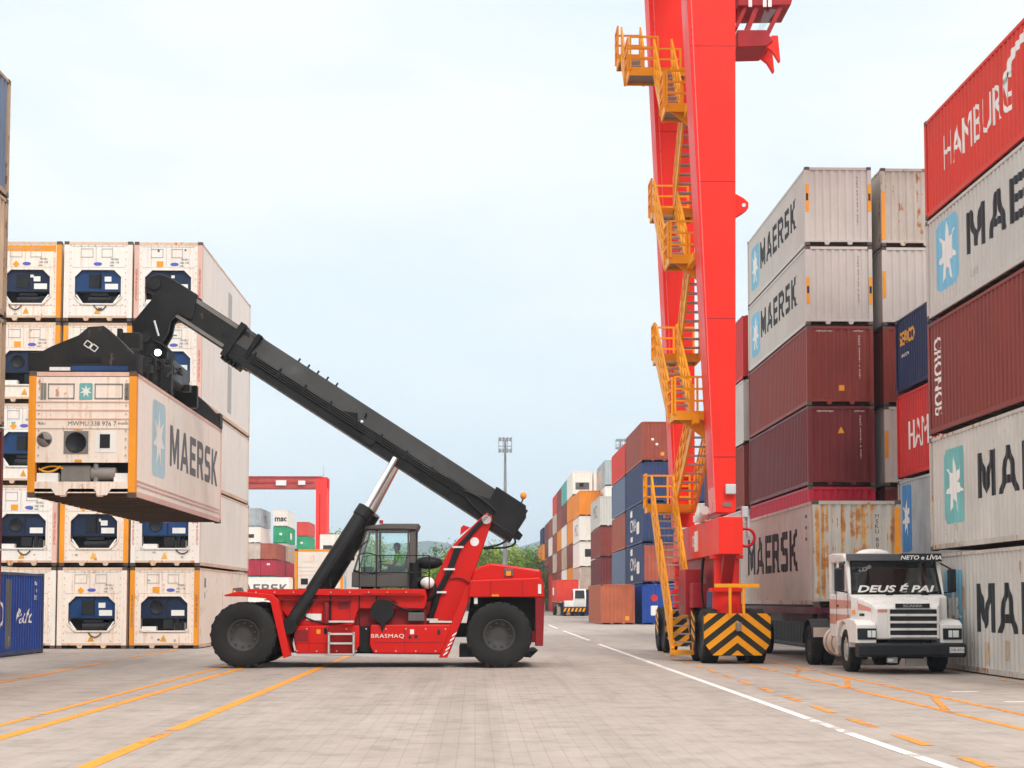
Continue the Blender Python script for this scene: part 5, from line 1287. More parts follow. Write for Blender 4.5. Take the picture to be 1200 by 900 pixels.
for p, q in (((-1.09, 1.225, 1.85), (1.04, 1.225, 1.85)), ((-1.09, 1.225, 1.85), (-1.03, 1.56, 2.65)), ((1.04, 1.225, 1.85), (.98, 1.56, 2.65)), ((-1.03, 1.56, 2.65), (.98, 1.56, 2.65))): rb.bar((X(p[0]), Yt(p[1]), p[2]), (X(q[0]), Yt(q[1]), q[2]), .045)
rb.obj('windshield_seal', 'black', cab)
wp = MB()
for xx in (-.25, .6): wp.bar((X(xx), Yt(1.20), 1.88), (X(xx + .45), Yt(1.22), 1.93), .02); wp.box(X(xx - .05), X(xx + .12), Yt(1.12), Yt(1.2), 1.83, 1.88)
wp.obj('wiper', 'black', cab)
for sx in (-1.145, 1.095):
    MB().add([(X(sx), Yt(1.75), 1.88), (X(sx), Yt(2.4), 1.88), (X(sx), Yt(2.4), 2.62), (X(sx), Yt(1.75), 2.62)], [(0, 1, 2, 3)]).obj('side_window', 'dark_glass', cab)
vz = MB().prism([(Yt(1.36), 2.66), (Yt(1.42), 2.82), (Yt(1.62), 2.84), (Yt(1.62), 2.68)], 'x', X(-1.14), X(1.10)).obj('sun_visor', 'truck_visor', cab, bev=.01)
MB().prism([(Yt(1.35), 2.64), (Yt(1.405), 2.835), (Yt(1.415), 2.835), (Yt(1.36), 2.64)], 'x', X(.13), X(1.12)).obj('visor_panel', 'truck_dark', vz)
put_text('NETO e LÍVIA', .105, 'ink_white', vz, (X(.62), Yt(1.362), 2.69), (1, 0, 0), (0, .28, .96), .02, .3, 1.15, center=True)
MB().sphere((X(-.33), Yt(2.2), 2.84), .1, sc=(4.2, 3.4, 1.35)).obj('roof_vent', 'truck_white', cab)
# inside
MB().box(X(-1.05), X(1.0), Yt(1.35), Yt(1.75), 1.5, 1.92).box(X(-.9), X(-.35), Yt(2.5), Yt(2.7), 1.5, 2.5).box(X(.3), X(.85), Yt(2.5), Yt(2.7), 1.5, 2.5).box(X(-.95), X(-.3), Yt(2.0), Yt(2.6), 1.5, 1.95).lathe([(.2, -.02), (.22, 0), (.2, .02), (.18, 0), (.2, -.02)], (X(.55), Yt(1.9), 2.0), 'y', 16).obj('cab_interior', 'black', cab)
MB().box(X(.78), X(.98), Yt(2.9), Yt(2.94), 1.95, 2.5).box(X(-1.0), X(-.72), Yt(2.2), Yt(2.24), 1.9, 2.3).obj('curtain', 'ink_faint', cab)
# bonnet and grille
bsec = lambda y, xl, xr, zt_: [Vector((X(xl), Yt(y), .80)), Vector((X(xr), Yt(y), .80)), Vector((X(xr), Yt(y), zt_)), Vector((X(xl), Yt(y), zt_))]
bn = MB().loft(bsec(.30, -.74, .68, 1.52), bsec(.42, -.84, .78, 1.64)).loft(bsec(.4201, -.84, .78, 1.64), bsec(1.22, -1.08, 1.03, 1.83)).obj('bonnet', 'truck_white', tk, bev=.035)
gr = MB().box(X(-.46), X(.67), Yt(.275), Yt(.31), .83, 1.50).obj('grille', 'truck_dark', bn)
gs = MB()
for k in range(4): z = .87 + k * .165; gs.box(X(-.45), X(.66), Yt(.235), Yt(.275), z - .026, z + .030)
for x in (-.47, .68): gs.box(X(x - .025), X(x + .025), Yt(.24), Yt(.30), .82, 1.51)
gs.obj('grille_slat', 'truck_white', gr, bev=.008)
MB().box(X(-.30), X(.50), Yt(.285), Yt(.325), 1.535, 1.635).obj('badge_plate', 'truck_dark', bn)
put_text('SCANIA', .062, 'ink_faint', bn, (X(.10), Yt(.281), 1.555), (1, 0, 0), (0, 0, 1), .02, sx=1.5, center=True)
# stripes
for a, b, z0, z1 in ((-.801, None, 0, 0),):
    MB().box(X(-.72), X(-.31), Yt(.292), Yt(.30), 1.43, 1.50).box(X(.51), X(.66), Yt(.292), Yt(.30), 1.43, 1.50).obj('stripe', 'truck_stripe', bn)
MB().add([(X(-.846), Yt(.42), 1.45), (X(-1.086), Yt(1.22), 1.50), (X(-1.086), Yt(1.22), 1.69), (X(-.846), Yt(.42), 1.53)], [(0, 1, 2, 3)]).obj('stripe', 'truck_stripe', bn)
MB().add([(X(-1.172), Yt(1.02), 1.52), (X(-1.172), Yt(3.28), 1.50), (X(-1.172), Yt(3.28), 1.74), (X(-1.172), Yt(1.02), 1.70)], [(0, 1, 2, 3)]).add([(X(-1.172), Yt(1.4), 1.13), (X(-1.172), Yt(3.28), 1.13), (X(-1.172), Yt(3.28), 1.38), (X(-1.172), Yt(1.1), 1.36)], [(0, 1, 2, 3)]).add([(X(-1.03), Yt(.992), 1.50), (X(-.80), Yt(.992), 1.50), (X(-.80), Yt(.992), 1.66), (X(-1.03), Yt(.992), 1.70)], [(0, 1, 2, 3)]).obj('stripe', 'truck_stripe', cab)
MB().box(X(-1.178), X(-1.168), Yt(1.32), Yt(1.335), .95, 1.85).box(X(-1.178), X(-1.168), Yt(2.5), Yt(2.515), .95, 1.85).box(X(-1.19), X(-1.17), Yt(2.3), Yt(2.45), 1.56, 1.60).obj('door_seam', 'truck_dark', cab)
# fenders with wheel arches
def arch(cx, cz, r, n=9): return [(cx + r * math.cos(math.pi * k / n), cz + r * math.sin(math.pi * k / n)) for k in range(n + 1)]
wy = Yt(1.62)
fp = [(Yt(.22), .72), (Yt(.24), 1.14), (Yt(.45), 1.24), (Yt(1.1), 1.28), (Yt(2.25), 1.20), (Yt(2.3), .72)] + [(wy + .62, .72)] + arch(wy, .60, .62) + [(wy - .62, .72)]
for x0, x1 in ((-1.24, -.78), (.72, 1.24)):
    f = MB().prism(fp, 'x', X(x0), X(x1)).obj('fender', 'truck_white', tk, bev=.03)
    xa, xb = (x0 + .02, x1 - .0) if x0 < 0 else (x0 + .06, x1 - .02)
    h = MB().box(X(xa), X(xb), Yt(.195), Yt(.25), .80, 1.06).obj('headlight_bezel', 'truck_dark', f, bev=.01)
    la, lb = (-.99, -.80) if x0 < 0 else (.90, 1.14)
    MB().box(X(la), X(lb), Yt(.18), Yt(.20), .85, 1.01).obj('headlight', 'lens', h, bev=.01)
    MB().box(X(la) + .08, X(la) + .10, Yt(.174), Yt(.18), .85, 1.01).obj('lens_rib', 'unit_grey', h)
MB().box(X(-1.165), X(-1.09), Yt(.92), Yt(.95), 1.38, 1.48).obj('indicator', 'amber', cab)
MB().add([(X(-.935), Yt(.70), 1.34), (X(-1.0), Yt(.92), 1.34), (X(-1.0), Yt(.92), 1.40), (X(-.935), Yt(.70), 1.40)], [(0, 1, 2, 3)]).obj('model_badge', 'truck_dark', bn)
bp = MB().prism([(Yt(0), .44), (Yt(0), .68), (Yt(.05), .72), (Yt(.4), .72), (Yt(.4), .40), (Yt(.08), .40)], 'x', X(-1.24), X(1.26)).obj('bumper', 'truck_dark', tk, bev=.03)
MB().box(X(.86), X(1.2), Yt(-.012), Yt(.0), .50, .63).obj('number_plate', 'reflector', bp)
put_text('GVK-4718', .065, 'ink_grey', bp, (X(1.03), Yt(-.016), .535), (1, 0, 0), (0, 0, 1), .01, center=True)
MB().box(X(-.5), X(-.3), Yt(.2), Yt(.4), .26, .40).box(X(0), X(.5), Yt(.6), Yt(.66), .16, .38).obj('tow_hitch', 'steel', bp)
MB().cyl((X(-.55), Yt(.15), .33), (X(-.42), Yt(.15), .33), .05).obj('fog_lamp', 'lens', bp)
# mirrors
for x0, x1, zz in ((-1.50, -1.30, 2.2), (1.22, 1.42, 2.18)):
    mr = MB().box(X(x0), X(x1), Yt(1.2), Yt(1.32), zz - .28, zz + .28).obj('mirror', 'truck_dark', cab, bev=.04)
    MB().bar((X((x0 + x1) / 2), Yt(1.26), zz + .27), (X(1.1 if x0 > 0 else -1.15), Yt(1.6), zz + .45), .03).bar((X((x0 + x1) / 2), Yt(1.26), zz - .27), (X(1.1 if x0 > 0 else -1.15), Yt(1.4), zz - .3), .03).obj('mirror_arm', 'black', mr)
# chassis, tank, wheels
MB().box(X(-.45), X(-.33), Yt(.4), Yt(6.6), .62, .92).box(X(.33), X(.45), Yt(.4), Yt(6.6), .62, .92).box(X(-.4), X(.4), Yt(.5), Yt(2.4), .35, 1.0).box(X(-.9), X(.9), Yt(1.5), Yt(1.75), .48, .62).obj('truck_chassis', 'black', tk)
tn = MB().cyl((X(-.80), Yt(2.75), .66), (X(-.80), Yt(4.1), .66), .37, n=28).obj('fuel_tank', 'alu', tk, bev=.02)
MB().cyl((X(-.80), Yt(3.05), .66), (X(-.80), Yt(3.12), .66), .385, n=28).cyl((X(-.80), Yt(3.7), .66), (X(-.80), Yt(3.77), .66), .385, n=28).obj('tank_strap', 'unit_grey', tn)
MB().box(X(-1.2), X(-.72), Yt(2.40), Yt(2.62), .38, .80).obj('cab_step', 'alu', tk, bev=.02)
truck_wheel = tyre_wheel('wheel', .53, .30, .27, 0 + 16, 'rim', 1)
for sx in (-1, 1):
    put_wheel(tk, truck_wheel, (X(sx * 1.03), wy, .53), 0 if sx < 0 else math.pi, 'rim_steel')
    for off in (.72, 1.05): put_wheel(tk, truck_wheel, (X(sx * off), Yt(5.75), .53), 0 if sx < 0 else math.pi, 'rim')
    mg = MB(); oa = arch(Yt(5.75), .56, .66, 10); ia = arch(Yt(5.75), .56, .62, 10)[::-1]; mg.prism(oa + ia, 'x', *sorted((X(sx * .5), X(sx * 1.22)))); mg.obj('mudguard', 'truck_dark', tk)
MB().box(X(-1.22), X(-.6), Yt(4.95), Yt(5.02), .75, 1.0).obj('mudguard_bracket', 'alu', tk)
MB().cyl((X(-.2), Yt(5.6), .95), (X(-.2), Yt(5.6), 1.25), .5).obj('fifth_wheel', 'black', tk)

def semi_trailer(label, x0, y0, col, deckz, length=12.4, wheels=True):
    t = thing('semi_trailer', label, 'trailer', (x0 + CW / 2, y0 + length / 2, 0))
    MB().box(x0, x0 + .14, y0, y0 + length, deckz - .22, deckz - .03).box(x0 + CW - .14, x0 + CW, y0, y0 + length, deckz - .22, deckz - .03).obj('side_rail', col, t, bev=.01)
    cb = MB(); cb.box(x0 + .75, x0 + .9, y0 + .3, y0 + length, deckz - .5, deckz - .06); cb.box(x0 + CW - .9, x0 + CW - .75, y0 + .3, y0 + length, deckz - .5, deckz - .06)
    for k in range(10): cb.box(x0 + .1, x0 + CW - .1, y0 + .1 + k * (length - .4) / 9, y0 + .24 + k * (length - .4) / 9, deckz - .2, deckz - .04)
    cb.obj('trailer_frame', col, t)
    lk = MB()
    for yy in (y0 + .05, y0 + length - .2):
        for xx in (x0 + .01, x0 + CW - .16): lk.box(xx, xx + .15, yy, yy + .15, deckz - .05, deckz - .001)
    lk.obj('container_lock', 'casting', t)
    MB().box(x0 + .5, x0 + .62, y0 + 2.6, y0 + 2.75, .1, deckz - .2).box(x0 + CW - .62, x0 + CW - .5, y0 + 2.6, y0 + 2.75, .1, deckz - .2).box(x0 + .4, x0 + .72, y0 + 2.5, y0 + 2.85, .02, .1).box(x0 + CW - .72, x0 + CW - .4, y0 + 2.5, y0 + 2.85, .02, .1).obj('landing_leg', 'black', t)
    for yy in (y0 + length - 4.2, y0 + length - 2.9, y0 + length - 1.6):
        for sx in (-1, 1):
            put_wheel(t, truck_wheel, (x0 + CW / 2 + sx * 1.03, yy, .53), 0 if sx < 0 else math.pi, 'rim')
    return t
HX = 9.24
semi_trailer('maroon container trailer hitched to the white truck', HX, 41.5 + 1.3, 'trailer', 1.56)
c = container(HX, 43.0, 1.56, L40, HC, 'grey_worn', 'rust streaked grey container riding on the trailer behind the truck', frame='grey_rusty', end='grey_streaked')
d_block(c, '-x', 1.75, 1.0, 1.2, 8.35)
for k in range(6): d_rect(c, '-x', 11.2 + .12 * (k % 2), 2.5 - k * .16, .14, .09, 'ink_grey', 'serial_number', .01)
d_vtext(c, '-y', 1.78, 2.52, .11, 'MSKU 805127 4', 'ink_grey')
ORG = c['o'].location.copy()
for k, sx in enumerate((.10, CW - .10)):
    MB().box(HX + sx - .07, HX + sx + .07, 42.985, 42.998, 1.75, 4.25).obj('rusty_post', 'post_orange' if k else 'grey_streaked', c['o'])

# ------------------------------------------------------------------ background vehicles
t = semi_trailer('parked trailer carrying a white reefer behind the red machine', -9.12, 80.0, 'galv', 1.42)
c = container(-9.12, 80.0, 1.42, L40, HC, 'white', 'white container with orange posts on a trailer behind the machine', kind='reefer', frame='post_orange')
ORG = Vector((0, 0, 0)); o = c['o']; y = -L40 / 2
MB().box(-1.06, 1.06, y + .02, y + .06, .9, HC - .12).obj('front_panel', 'white', o)
q = MB()
for z in (1.6, 1.8, 2.0): q.box(-1.05, 1.05, y + .005, y + .02, z - .02, z + .02)
for x0, x1 in ((-.8, -.2), (.1, .7)): q.box(x0, x1, y + .005, y + .02, 2.25, 2.62)
q.obj('panel_rib', 'white_dirty', o)
MB().box(-.9, -.55, y + .0, y + .02, 1.1, 1.4).box(-.2, .2, y, y + .02, .95, 1.4).obj('fan_grille', 'unit_dark', o)
MB().box(-1.05, 1.05, y + .3, y + .35, .2, .9).obj('machine_bay', 'unit_dark', o)
d_star(c, '+x', 1.6, 1.7, 1.2, 1.6, 'star_blue', k=.44)
# white container lying across the view
def across(x0, y0, z0, label, text=None):
    c = container(0, 0, 0, L40, HC, 'white', label, None, kind='reefer', frame='white_dirty', full=False)
    o = c['o']; o.location = (x0 + L40 / 2, y0 + CW / 2, z0); o.rotation_euler = (0, 0, R(-90))
    d_block(c, '+x', 6.1, 1.3, .85, 5.8, 'ink_grey')
    ORG0 = Vector((0, 0, 0))
    for s in (-1, 1): inst('end_panel', end_mesh(L40, HC, s), 'white', o)
    return c
across(-31.8, 168.0, 1.3, 'white container with dark lettering parked sideways across the far left yard')
t = semi_trailer('trailer under the sideways white container in the far left yard', -31.8, 168., 'galv', 1.3)
t.location = (-31.8 + L40 / 2, 168. + CW / 2, 0); t.rotation_euler = (0, 0, R(-90))

# terminal tractor with a red container
tt = thing('terminal_tractor', 'small white yard tractor with striped bumper pulling a red container', 'tractor', (10.9, 176, 0))
MB().box(9.9, 12.2, 175.2, 180, .55, 1.0).obj('tractor_chassis', 'black', tt)
MB().prism([(175.5, 1.0), (175.3, 1.9), (175.6, 3.0), (177.2, 3.0), (177.2, 1.0)], 'x', 10.9, 12.3).obj('tractor_cab', 'truck_white', tt, bev=.05)
MB().box(9.9, 10.95, 175.3, 176.8, 1.0, 1.7).obj('engine_cover', 'truck_white', tt, bev=.06)
MB().add([(11.05, 175.25, 1.95), (12.15, 175.25, 1.95), (12.1, 175.52, 2.85), (11.1, 175.52, 2.85)], [(0, 1, 2, 3)]).add([(10.89, 175.7, 1.9), (10.89, 176.9, 1.9), (10.89, 176.9, 2.85), (10.89, 175.9, 2.85)], [(0, 1, 2, 3)]).obj('tractor_window', 'black', tt)
MB().box(9.7, 12.3, 175.0, 175.2, .45, .95).obj('tractor_bumper', 'chev_black', tt)
q = MB()
for k in range(6): q.prism([(9.75 + k * .42, .5), (9.95 + k * .42, .5), (10.12 + k * .42, .9), (9.92 + k * .42, .9)], 'y', 174.98, 174.996)
q.obj('warning_stripe', 'yellow', tt)
MB().cyl((11.6, 176.5, 3.0), (11.6, 176.5, 4.1), .05).obj('exhaust_pipe', 'galv', tt)
for xx in (9.95, 12.05):
    for yy in (176.2, 179.3): put_wheel(tt, truck_wheel, (xx, yy, .53), 0 if xx < 11 else math.pi, 'rim')
semi_trailer('yard trailer behind the small white tractor', 9.26, 178.4, 'black', 1.5)
c = container(9.26, 178.6, 1.5, L40, STD, 'red_hs', 'red container riding behind the small white yard tractor', full=False)
d_rect(c, '-x', 3, 1.3, 3.2, .9, 'ink_white', 'lettering', .2)

# far red gantry crane
fc = thing('gantry_crane', 'distant red gantry crane beyond the left container rows', 'crane', (-26, 255, 0))
fp0 = (-25.15, 20.45); fp1 = (-23.41, 20.99); bz0 = (-34.71, 19.48)[1]; bz1 = (-34.72, 21.18)[1]
MB().box(-62, fp1[0], 249, 250.2, bz0, bz1).box(-62, fp1[0], 252, 253.2, bz0, bz1).obj('girder', 'far_red_shaded', fc)
for y0 in (249, 252): MB().prism([(fp0[0], 2.5), (fp1[0], 2.5), (fp1[0], bz1), (fp0[0], bz1)], 'y', y0 + .0 - .02, y0 + 1.22).obj('leg', 'cr_red', fc)
MB().box(fp0[0] + .55, fp0[0] + .72, 248.9, 248.98, 4, bz0 - 1).obj('leg_pipe', 'cr_red_dark', fc)
q = MB(); q.box(-62, fp0[0] - .3, 248.85, 248.95, bz0 + .75, bz0 + .95); q.box(-62, fp0[0] + 1, 248.85, 248.95, bz1 - .1, bz1 + .12)
q.obj('walkway', 'cr_red_dark', fc)
MB().box(-31.4, -29.8, 248.6, 248.9, bz0 + .35, bz0 + 1.15).box(-27.9, -26.8, 248.6, 248.9, bz0 + .45, bz0 + 1.1).obj('beam_sign', 'label_white', fc)
MB().cyl((fp1[0] - .6, 249.5, bz1), (fp1[0] - .6, 249.5, bz1 + 1.9), .08).obj('antenna', 'galv', fc)
MB().box(fp0[0] - .2, fp1[0] + .2, 246, 262, 1.2, 2.5).obj('sill_beam', 'cr_red', fc)
for yy in (247, 249, 259, 261): put_wheel(fc, crane_wheel, ((fp0[0] + fp1[0]) / 2, yy, .74), 0, 'rim')
MB().box(-62, -60.4, 249, 250.2, 2.5, bz0).box(-62, -60.4, 252, 253.2, 2.5, bz0).box(-62, -60.4, 246, 262, 1.2, 2.5).obj('leg', 'cr_red', fc)
for yy in (247, 261): put_wheel(fc, crane_wheel, (-61.2, yy, .74), 0, 'rim')

# floodlight masts
def mast(x, y, h, label, r0=.42):
    t = thing('light_mast', label, 'light mast', (x, y, 0), 'floodlight masts')
    MB().cyl((x, y, 0), (x, y, h * .5), r0, r0 * .62, n=14).cyl((x, y, h * .5), (x, y, h), r0 * .62, r0 * .3, n=14).obj('pole', 'mast_grey', t)
    q = MB()
    for dz in (0, 1.7):
        for dx in (-.95, .95): q.bar((x + dx, y - 1.2, h - dz), (x + dx, y + 1.2, h - dz), .08)
        for dy in (-1.2, 1.2): q.bar((x - .95, y + dy, h - dz), (x + .95, y + dy, h - dz), .08)
    for dx in (-.95, -.3, .3, .95):
        for dy in (-1.2, 1.2): q.bar((x + dx, y + dy, h - 1.9), (x + dx, y + dy, h + .3), .06)
    q.bar((x, y - 1.2, h - 1), (x, y + 1.2, h - 1), .1); q.bar((x - .95, y, h - 1), (x + .95, y, h - 1), .1)
    q.obj('lamp_frame', 'mast_grey', t)
    for dx in (-.78, -.26, .26, .78):
        for dz in (-.1, -1.75): MB().box(x + dx - .19, x + dx + .19, y - 1.5, y - 1.25, h + dz - .3, h + dz + .25).obj('floodlight', 'mast_grey', t)
m0 = (4.38, 25.46); mast(m0[0], 232, m0[1], 'tall grey floodlight mast rising behind the boom tail', .48)
m0 = (30.46, 35.38); mast(m0[0], 330, m0[1], 'distant floodlight mast peeking over the right container rows', .4)

# ------------------------------------------------------------------ trees and hills
def foliage_mat():
    m = bpy.data.materials.new('foliage'); t = NT(m)
    oi = t.n('ShaderNodeObjectInfo'); geo = t.n('ShaderNodeNewGeometry'); tc = t.n('ShaderNodeTexCoord')
    n1 = t.n('ShaderNodeTexNoise', i_Scale=.35, i_Detail=3.); t.l(tc, 'Object', n1, 'Vector')
    a = t.ramp(n1, 'Fac', [(.3, (.055, .12, .012)), (.55, (.20, .29, .018)), (.75, (.46, .50, .04))])
    r = t.ramp(oi, 'Random', [(0, (.55, .75, .7)), (.5, (1, 1, 1)), (1, (1.9, 1.55, .8))])
    c = t.mix(1., 0, (a, 0), (r, 0), 'MULTIPLY')
    ri = t.ramp(geo, 'Random Per Island', [(0, wh(.6)), (1, wh(1.4))])
    c2 = t.mix(1., 0, (c, 2), (ri, 0), 'MULTIPLY')
    d = t.n('ShaderNodeBsdfDiffuse'); t.l(c2, 2, d, 0)
    tr = t.n('ShaderNodeBsdfTranslucent'); t.l(c2, 2, tr, 0)
    x = t.n('ShaderNodeMixShader'); x.inputs[0].default_value = .3; t.l(d, 0, x, 1); t.l(tr, 0, x, 2)
    o = t.n('ShaderNodeOutputMaterial'); t.l(x, 0, o, 0); return m
M['foliage'] = foliage_mat()
def tree_meshes(seed, h, r, nclump, nleaf):
    rg = random.Random(seed); tk_ = MB(); cr_ = MB()
    tk_.cyl((0, 0, 0), (.2, 0, h * .35), .32, .22, n=8).cyl((.2, 0, h * .35), (.3, .1, h * .75), .22, .08, n=8)
    tips = []
    for k in range(9):
        z = h * (.25 + .05 * k); t = rg.uniform(0, 6.28); l = r * rg.uniform(.5, .85)
        q = Vector((math.cos(t) * l, math.sin(t) * l, z + l * rg.uniform(.3, .7))); tk_.cyl((.2, 0, z), q, .10, .03, n=6); tips.append(q)
    for k in range(nclump):
        if k < 9: c = tips[k]
        else:
            t = rg.uniform(0, 6.28); rr = r * math.sqrt(rg.random()) * .95; zz = h * (.22 + .68 * rg.random() * (1 - .35 * (rr / r) ** 2)); c = Vector((math.cos(t) * rr, math.sin(t) * rr, zz))
        cs = rg.uniform(.7, 1.5) * r * .26
        for j in range(nleaf):
            d = Vector((rg.gauss(0, 1), rg.gauss(0, 1), rg.gauss(0, .75))) * cs * .55; p = c + d
            s = rg.uniform(.14, .32); nrm = (d.normalized() + Vector((rg.uniform(-.7, .7), rg.uniform(-.7, .7), rg.uniform(0, .9)))).normalized()
            a = nrm.orthogonal().normalized(); b = nrm.cross(a); ang = rg.uniform(0, 6.28); a, b = a * math.cos(ang) + b * math.sin(ang), b * math.cos(ang) - a * math.sin(ang)
            cr_.add([p - a * s, p + b * s * .55, p + a * s, p - b * s * .55], [(0, 1, 2, 3)])
    return shared(tk_, 'trunk', False), shared(cr_, 'crown', False)
TM = [tree_meshes(11, 11, 4.6, 46, 70), tree_meshes(12, 9, 5.2, 50, 70), tree_meshes(13, 13, 4.2, 46, 75), tree_meshes(14, 7, 4.6, 42, 70)]
rg = random.Random(3)
adj = ['broad', 'rounded', 'slender', 'low bushy']
tx0 = -22; k = 0
spots = []
for u in range(360, 648, 15): spots.append((u + rg.uniform(-4, 4), rg.choice((285, 305, 330))))
for u in range(500, 640, 23): spots.append((u + rg.uniform(-4, 4), 262))
spots.sort()
ordn = ['first', 'second', 'third', 'fourth', 'fifth', 'sixth', 'seventh', 'eighth', 'ninth', 'tenth', 'eleventh', 'twelfth', 'thirteenth', 'fourteenth', 'fifteenth', 'sixteenth', 'seventeenth', 'eighteenth', 'nineteenth', 'twentieth']
for i, (u, Y) in enumerate(spots):
    x = (u - 557) * Y / 1850; tm = rg.randrange(4)
    if Y < 270: tm = rg.choice((1, 3))
    w = ('%s from the left' % ordn[i]) if i < 20 else ('%s from the right' % ordn[len(spots) - 1 - i])
    t = thing('tree', '%s green tree, %s in the distant tree line' % (adj[tm], w), 'tree', (x, Y, 0), 'trees beyond the yard')
    a = inst('trunk', TM[tm][0], 'bark', t); b = inst('crown', TM[tm][1], 'foliage', t)
    s = rg.uniform(1.0, 1.3); t.scale = (s, s, s * rg.uniform(.95, 1.1)); t.rotation_euler = (0, 0, rg.uniform(0, 6.28))

hm = bpy.data.materials.new('hill_forest'); t = NT(hm)
tc = t.n('ShaderNodeTexCoord'); n1 = t.n('ShaderNodeTexNoise', i_Scale=.02, i_Detail=6.); t.l(tc, 'Object', n1, 'Vector')
a = t.ramp(n1, 'Fac', [(.3, (.03, .055, .03)), (.7, (.065, .10, .05))]); d = t.n('ShaderNodeBsdfDiffuse'); t.l(a, 0, d, 0); o = t.n('ShaderNodeOutputMaterial'); t.l(d, 0, o, 0)
ORG = Vector((0, 0, 0)); mb = MB(); NX, NY = 90, 22; vs = []
def hill_h(x, y):
    v = 78 * math.exp(-((x + 50) / 120) ** 2) + 66 * math.exp(-((x + 260) / 160) ** 2) + 80 * math.exp(-((x - 110) / 70) ** 2) + 70 * math.exp(-((x + 700) / 330) ** 2) + 75 * math.exp(-((x - 800) / 380) ** 2)
    return (v + 14 * mnoise.noise(Vector((x * .012, y * .012, 3))) + 6 * mnoise.noise(Vector((x * .04, y * .04, 9)))) * math.exp(-((y - 2500) / 380) ** 2)
for j in range(NY):
    for i in range(NX):
        x = -1300 + 2600 * i / (NX - 1); y = 1700 + 1600 * j / (NY - 1); vs.append((x, y, hill_h(x, y) - 1.2))
mb.add(vs, [(j * NX + i, j * NX + i + 1, (j + 1) * NX + i + 1, (j + 1) * NX + i) for j in range(NY - 1) for i in range(NX - 1)], True)
struct(mb.obj('hills', hm))

# ------------------------------------------------------------------ ground
def ground_mat():
    m = bpy.data.materials.new('block_paving'); t = NT(m)
    tc = t.n('ShaderNodeTexCoord')
    mp = t.n('ShaderNodeMapping'); mp.inputs['Rotation'].default_value = (0, 0, R(90)); t.l(tc, 'Object', mp, 'Vector')
    bt = t.n('ShaderNodeTexBrick', i_Scale=1., offset=.5); bt.inputs['Color1'].default_value = (.96, .96, .96, 1); bt.inputs['Color2'].default_value = (1.04, 1.04, 1.04, 1); bt.inputs['Mortar'].default_value = (.80, .79, .78, 1)
    for k, v in (('Mortar Size', .008), ('Brick Width', .40), ('Row Height', .20), ('Mortar Smooth', .3), ('Bias', 0.)): bt.inputs[k].default_value = v
    t.l(mp, 0, bt, 'Vector')
    n1 = t.n('ShaderNodeTexNoise', i_Scale=.16, i_Detail=8., i_Roughness=.62); t.l(tc, 'Object', n1, 'Vector')
    base = t.ramp(n1, 'Fac', [(.3, (.290, .243, .211)), (.5, (.326, .276, .242)), (.72, (.362, .310, .276))])
    n2 = t.n('ShaderNodeTexNoise', i_Scale=1.6, i_Detail=8., i_Roughness=.7); t.l(tc, 'Object', n2, 'Vector')
    st = t.ramp(n2, 'Fac', [(.36, wh(.80)), (.5, wh(1.)), (.7, wh(1.08))])
    c1 = t.mix(1., 0, (base, 0), (st, 0), 'MULTIPLY'); c2 = t.mix(.6, 0, (c1, 2), (bt, 0), 'MULTIPLY')
    # tyre sweeps: long curved dark bands
    mp2 = t.n('ShaderNodeMapping'); mp2.inputs['Scale'].default_value = (.30, .022, 1); mp2.inputs['Rotation'].default_value = (0, 0, R(62)); t.l(tc, 'Object', mp2, 'Vector')
    n3 = t.n('ShaderNodeTexNoise', i_Scale=3.2, i_Detail=5., i_Distortion=.6); t.l(mp2, 0, n3, 'Vector')
    s3 = t.ramp(n3, 'Fac', [(.55, wh(1.)), (.61, wh(.90)), (.68, wh(1.))]); c3 = t.mix(1., 0, (c2, 2), (s3, 0), 'MULTIPLY')
    mp3 = t.n('ShaderNodeMapping'); mp3.inputs['Scale'].default_value = (.9, .03, 1); t.l(tc, 'Object', mp3, 'Vector')
    n4 = t.n('ShaderNodeTexNoise', i_Scale=1.2, i_Detail=4.); t.l(mp3, 0, n4, 'Vector')
    s4 = t.ramp(n4, 'Fac', [(.35, wh(.94)), (.55, wh(1.02))]); c4 = t.mix(1., 0, (c3, 2), (s4, 0), 'MULTIPLY')
    p = t.n('ShaderNodeBsdfPrincipled', i_Roughness=.82); p.inputs['Specular IOR Level'].default_value = .25; t.l(c4, 2, p, 'Base Color')
    b = t.n('ShaderNodeBump', i_Strength=.35, i_Distance=.012); t.l(bt, 'Fac', b, 'Height'); b.invert = True; t.l(b, 0, p, 'Normal')
    o = t.n('ShaderNodeOutputMaterial'); t.l(p, 0, o, 0); return m
gm = ground_mat()
struct(MB().add([(-4000, -60, 0), (4000, -60, 0), (4000, 7000, 0), (-4000, 7000, 0)], [(0, 1, 2, 3)]).obj('ground', gm))
def line_mat(name, col, wear):
    m = bpy.data.materials.new(name); t = NT(m); tc = t.n('ShaderNodeTexCoord')
    n = t.n('ShaderNodeTexNoise', i_Scale=2.4, i_Detail=9., i_Roughness=.72); t.l(tc, 'Object', n, 'Vector')
    n2 = t.n('ShaderNodeTexNoise', i_Scale=.35, i_Detail=3.); t.l(tc, 'Object', n2, 'Vector')
    s = t.math('MULTIPLY', (n, 0), (n2, 0))
    r = t.ramp(s, 0, [(wear, wh(1)), (wear + .06, wh(0))])
    p = t.n('ShaderNodeBsdfPrincipled', i_Roughness=.7)
    cc = t.ramp(n, 'Fac', [(.3, tuple(c * .8 for c in col)), (.7, col)]); t.l(cc, 0, p, 'Base Color')
    tr = t.n('ShaderNodeBsdfTransparent'); x = t.n('ShaderNodeMixShader'); t.l(r, 0, x, 0); t.l(p, 0, x, 1); t.l(tr, 0, x, 2)
    o = t.n('ShaderNodeOutputMaterial'); t.l(x, 0, o, 0); return m
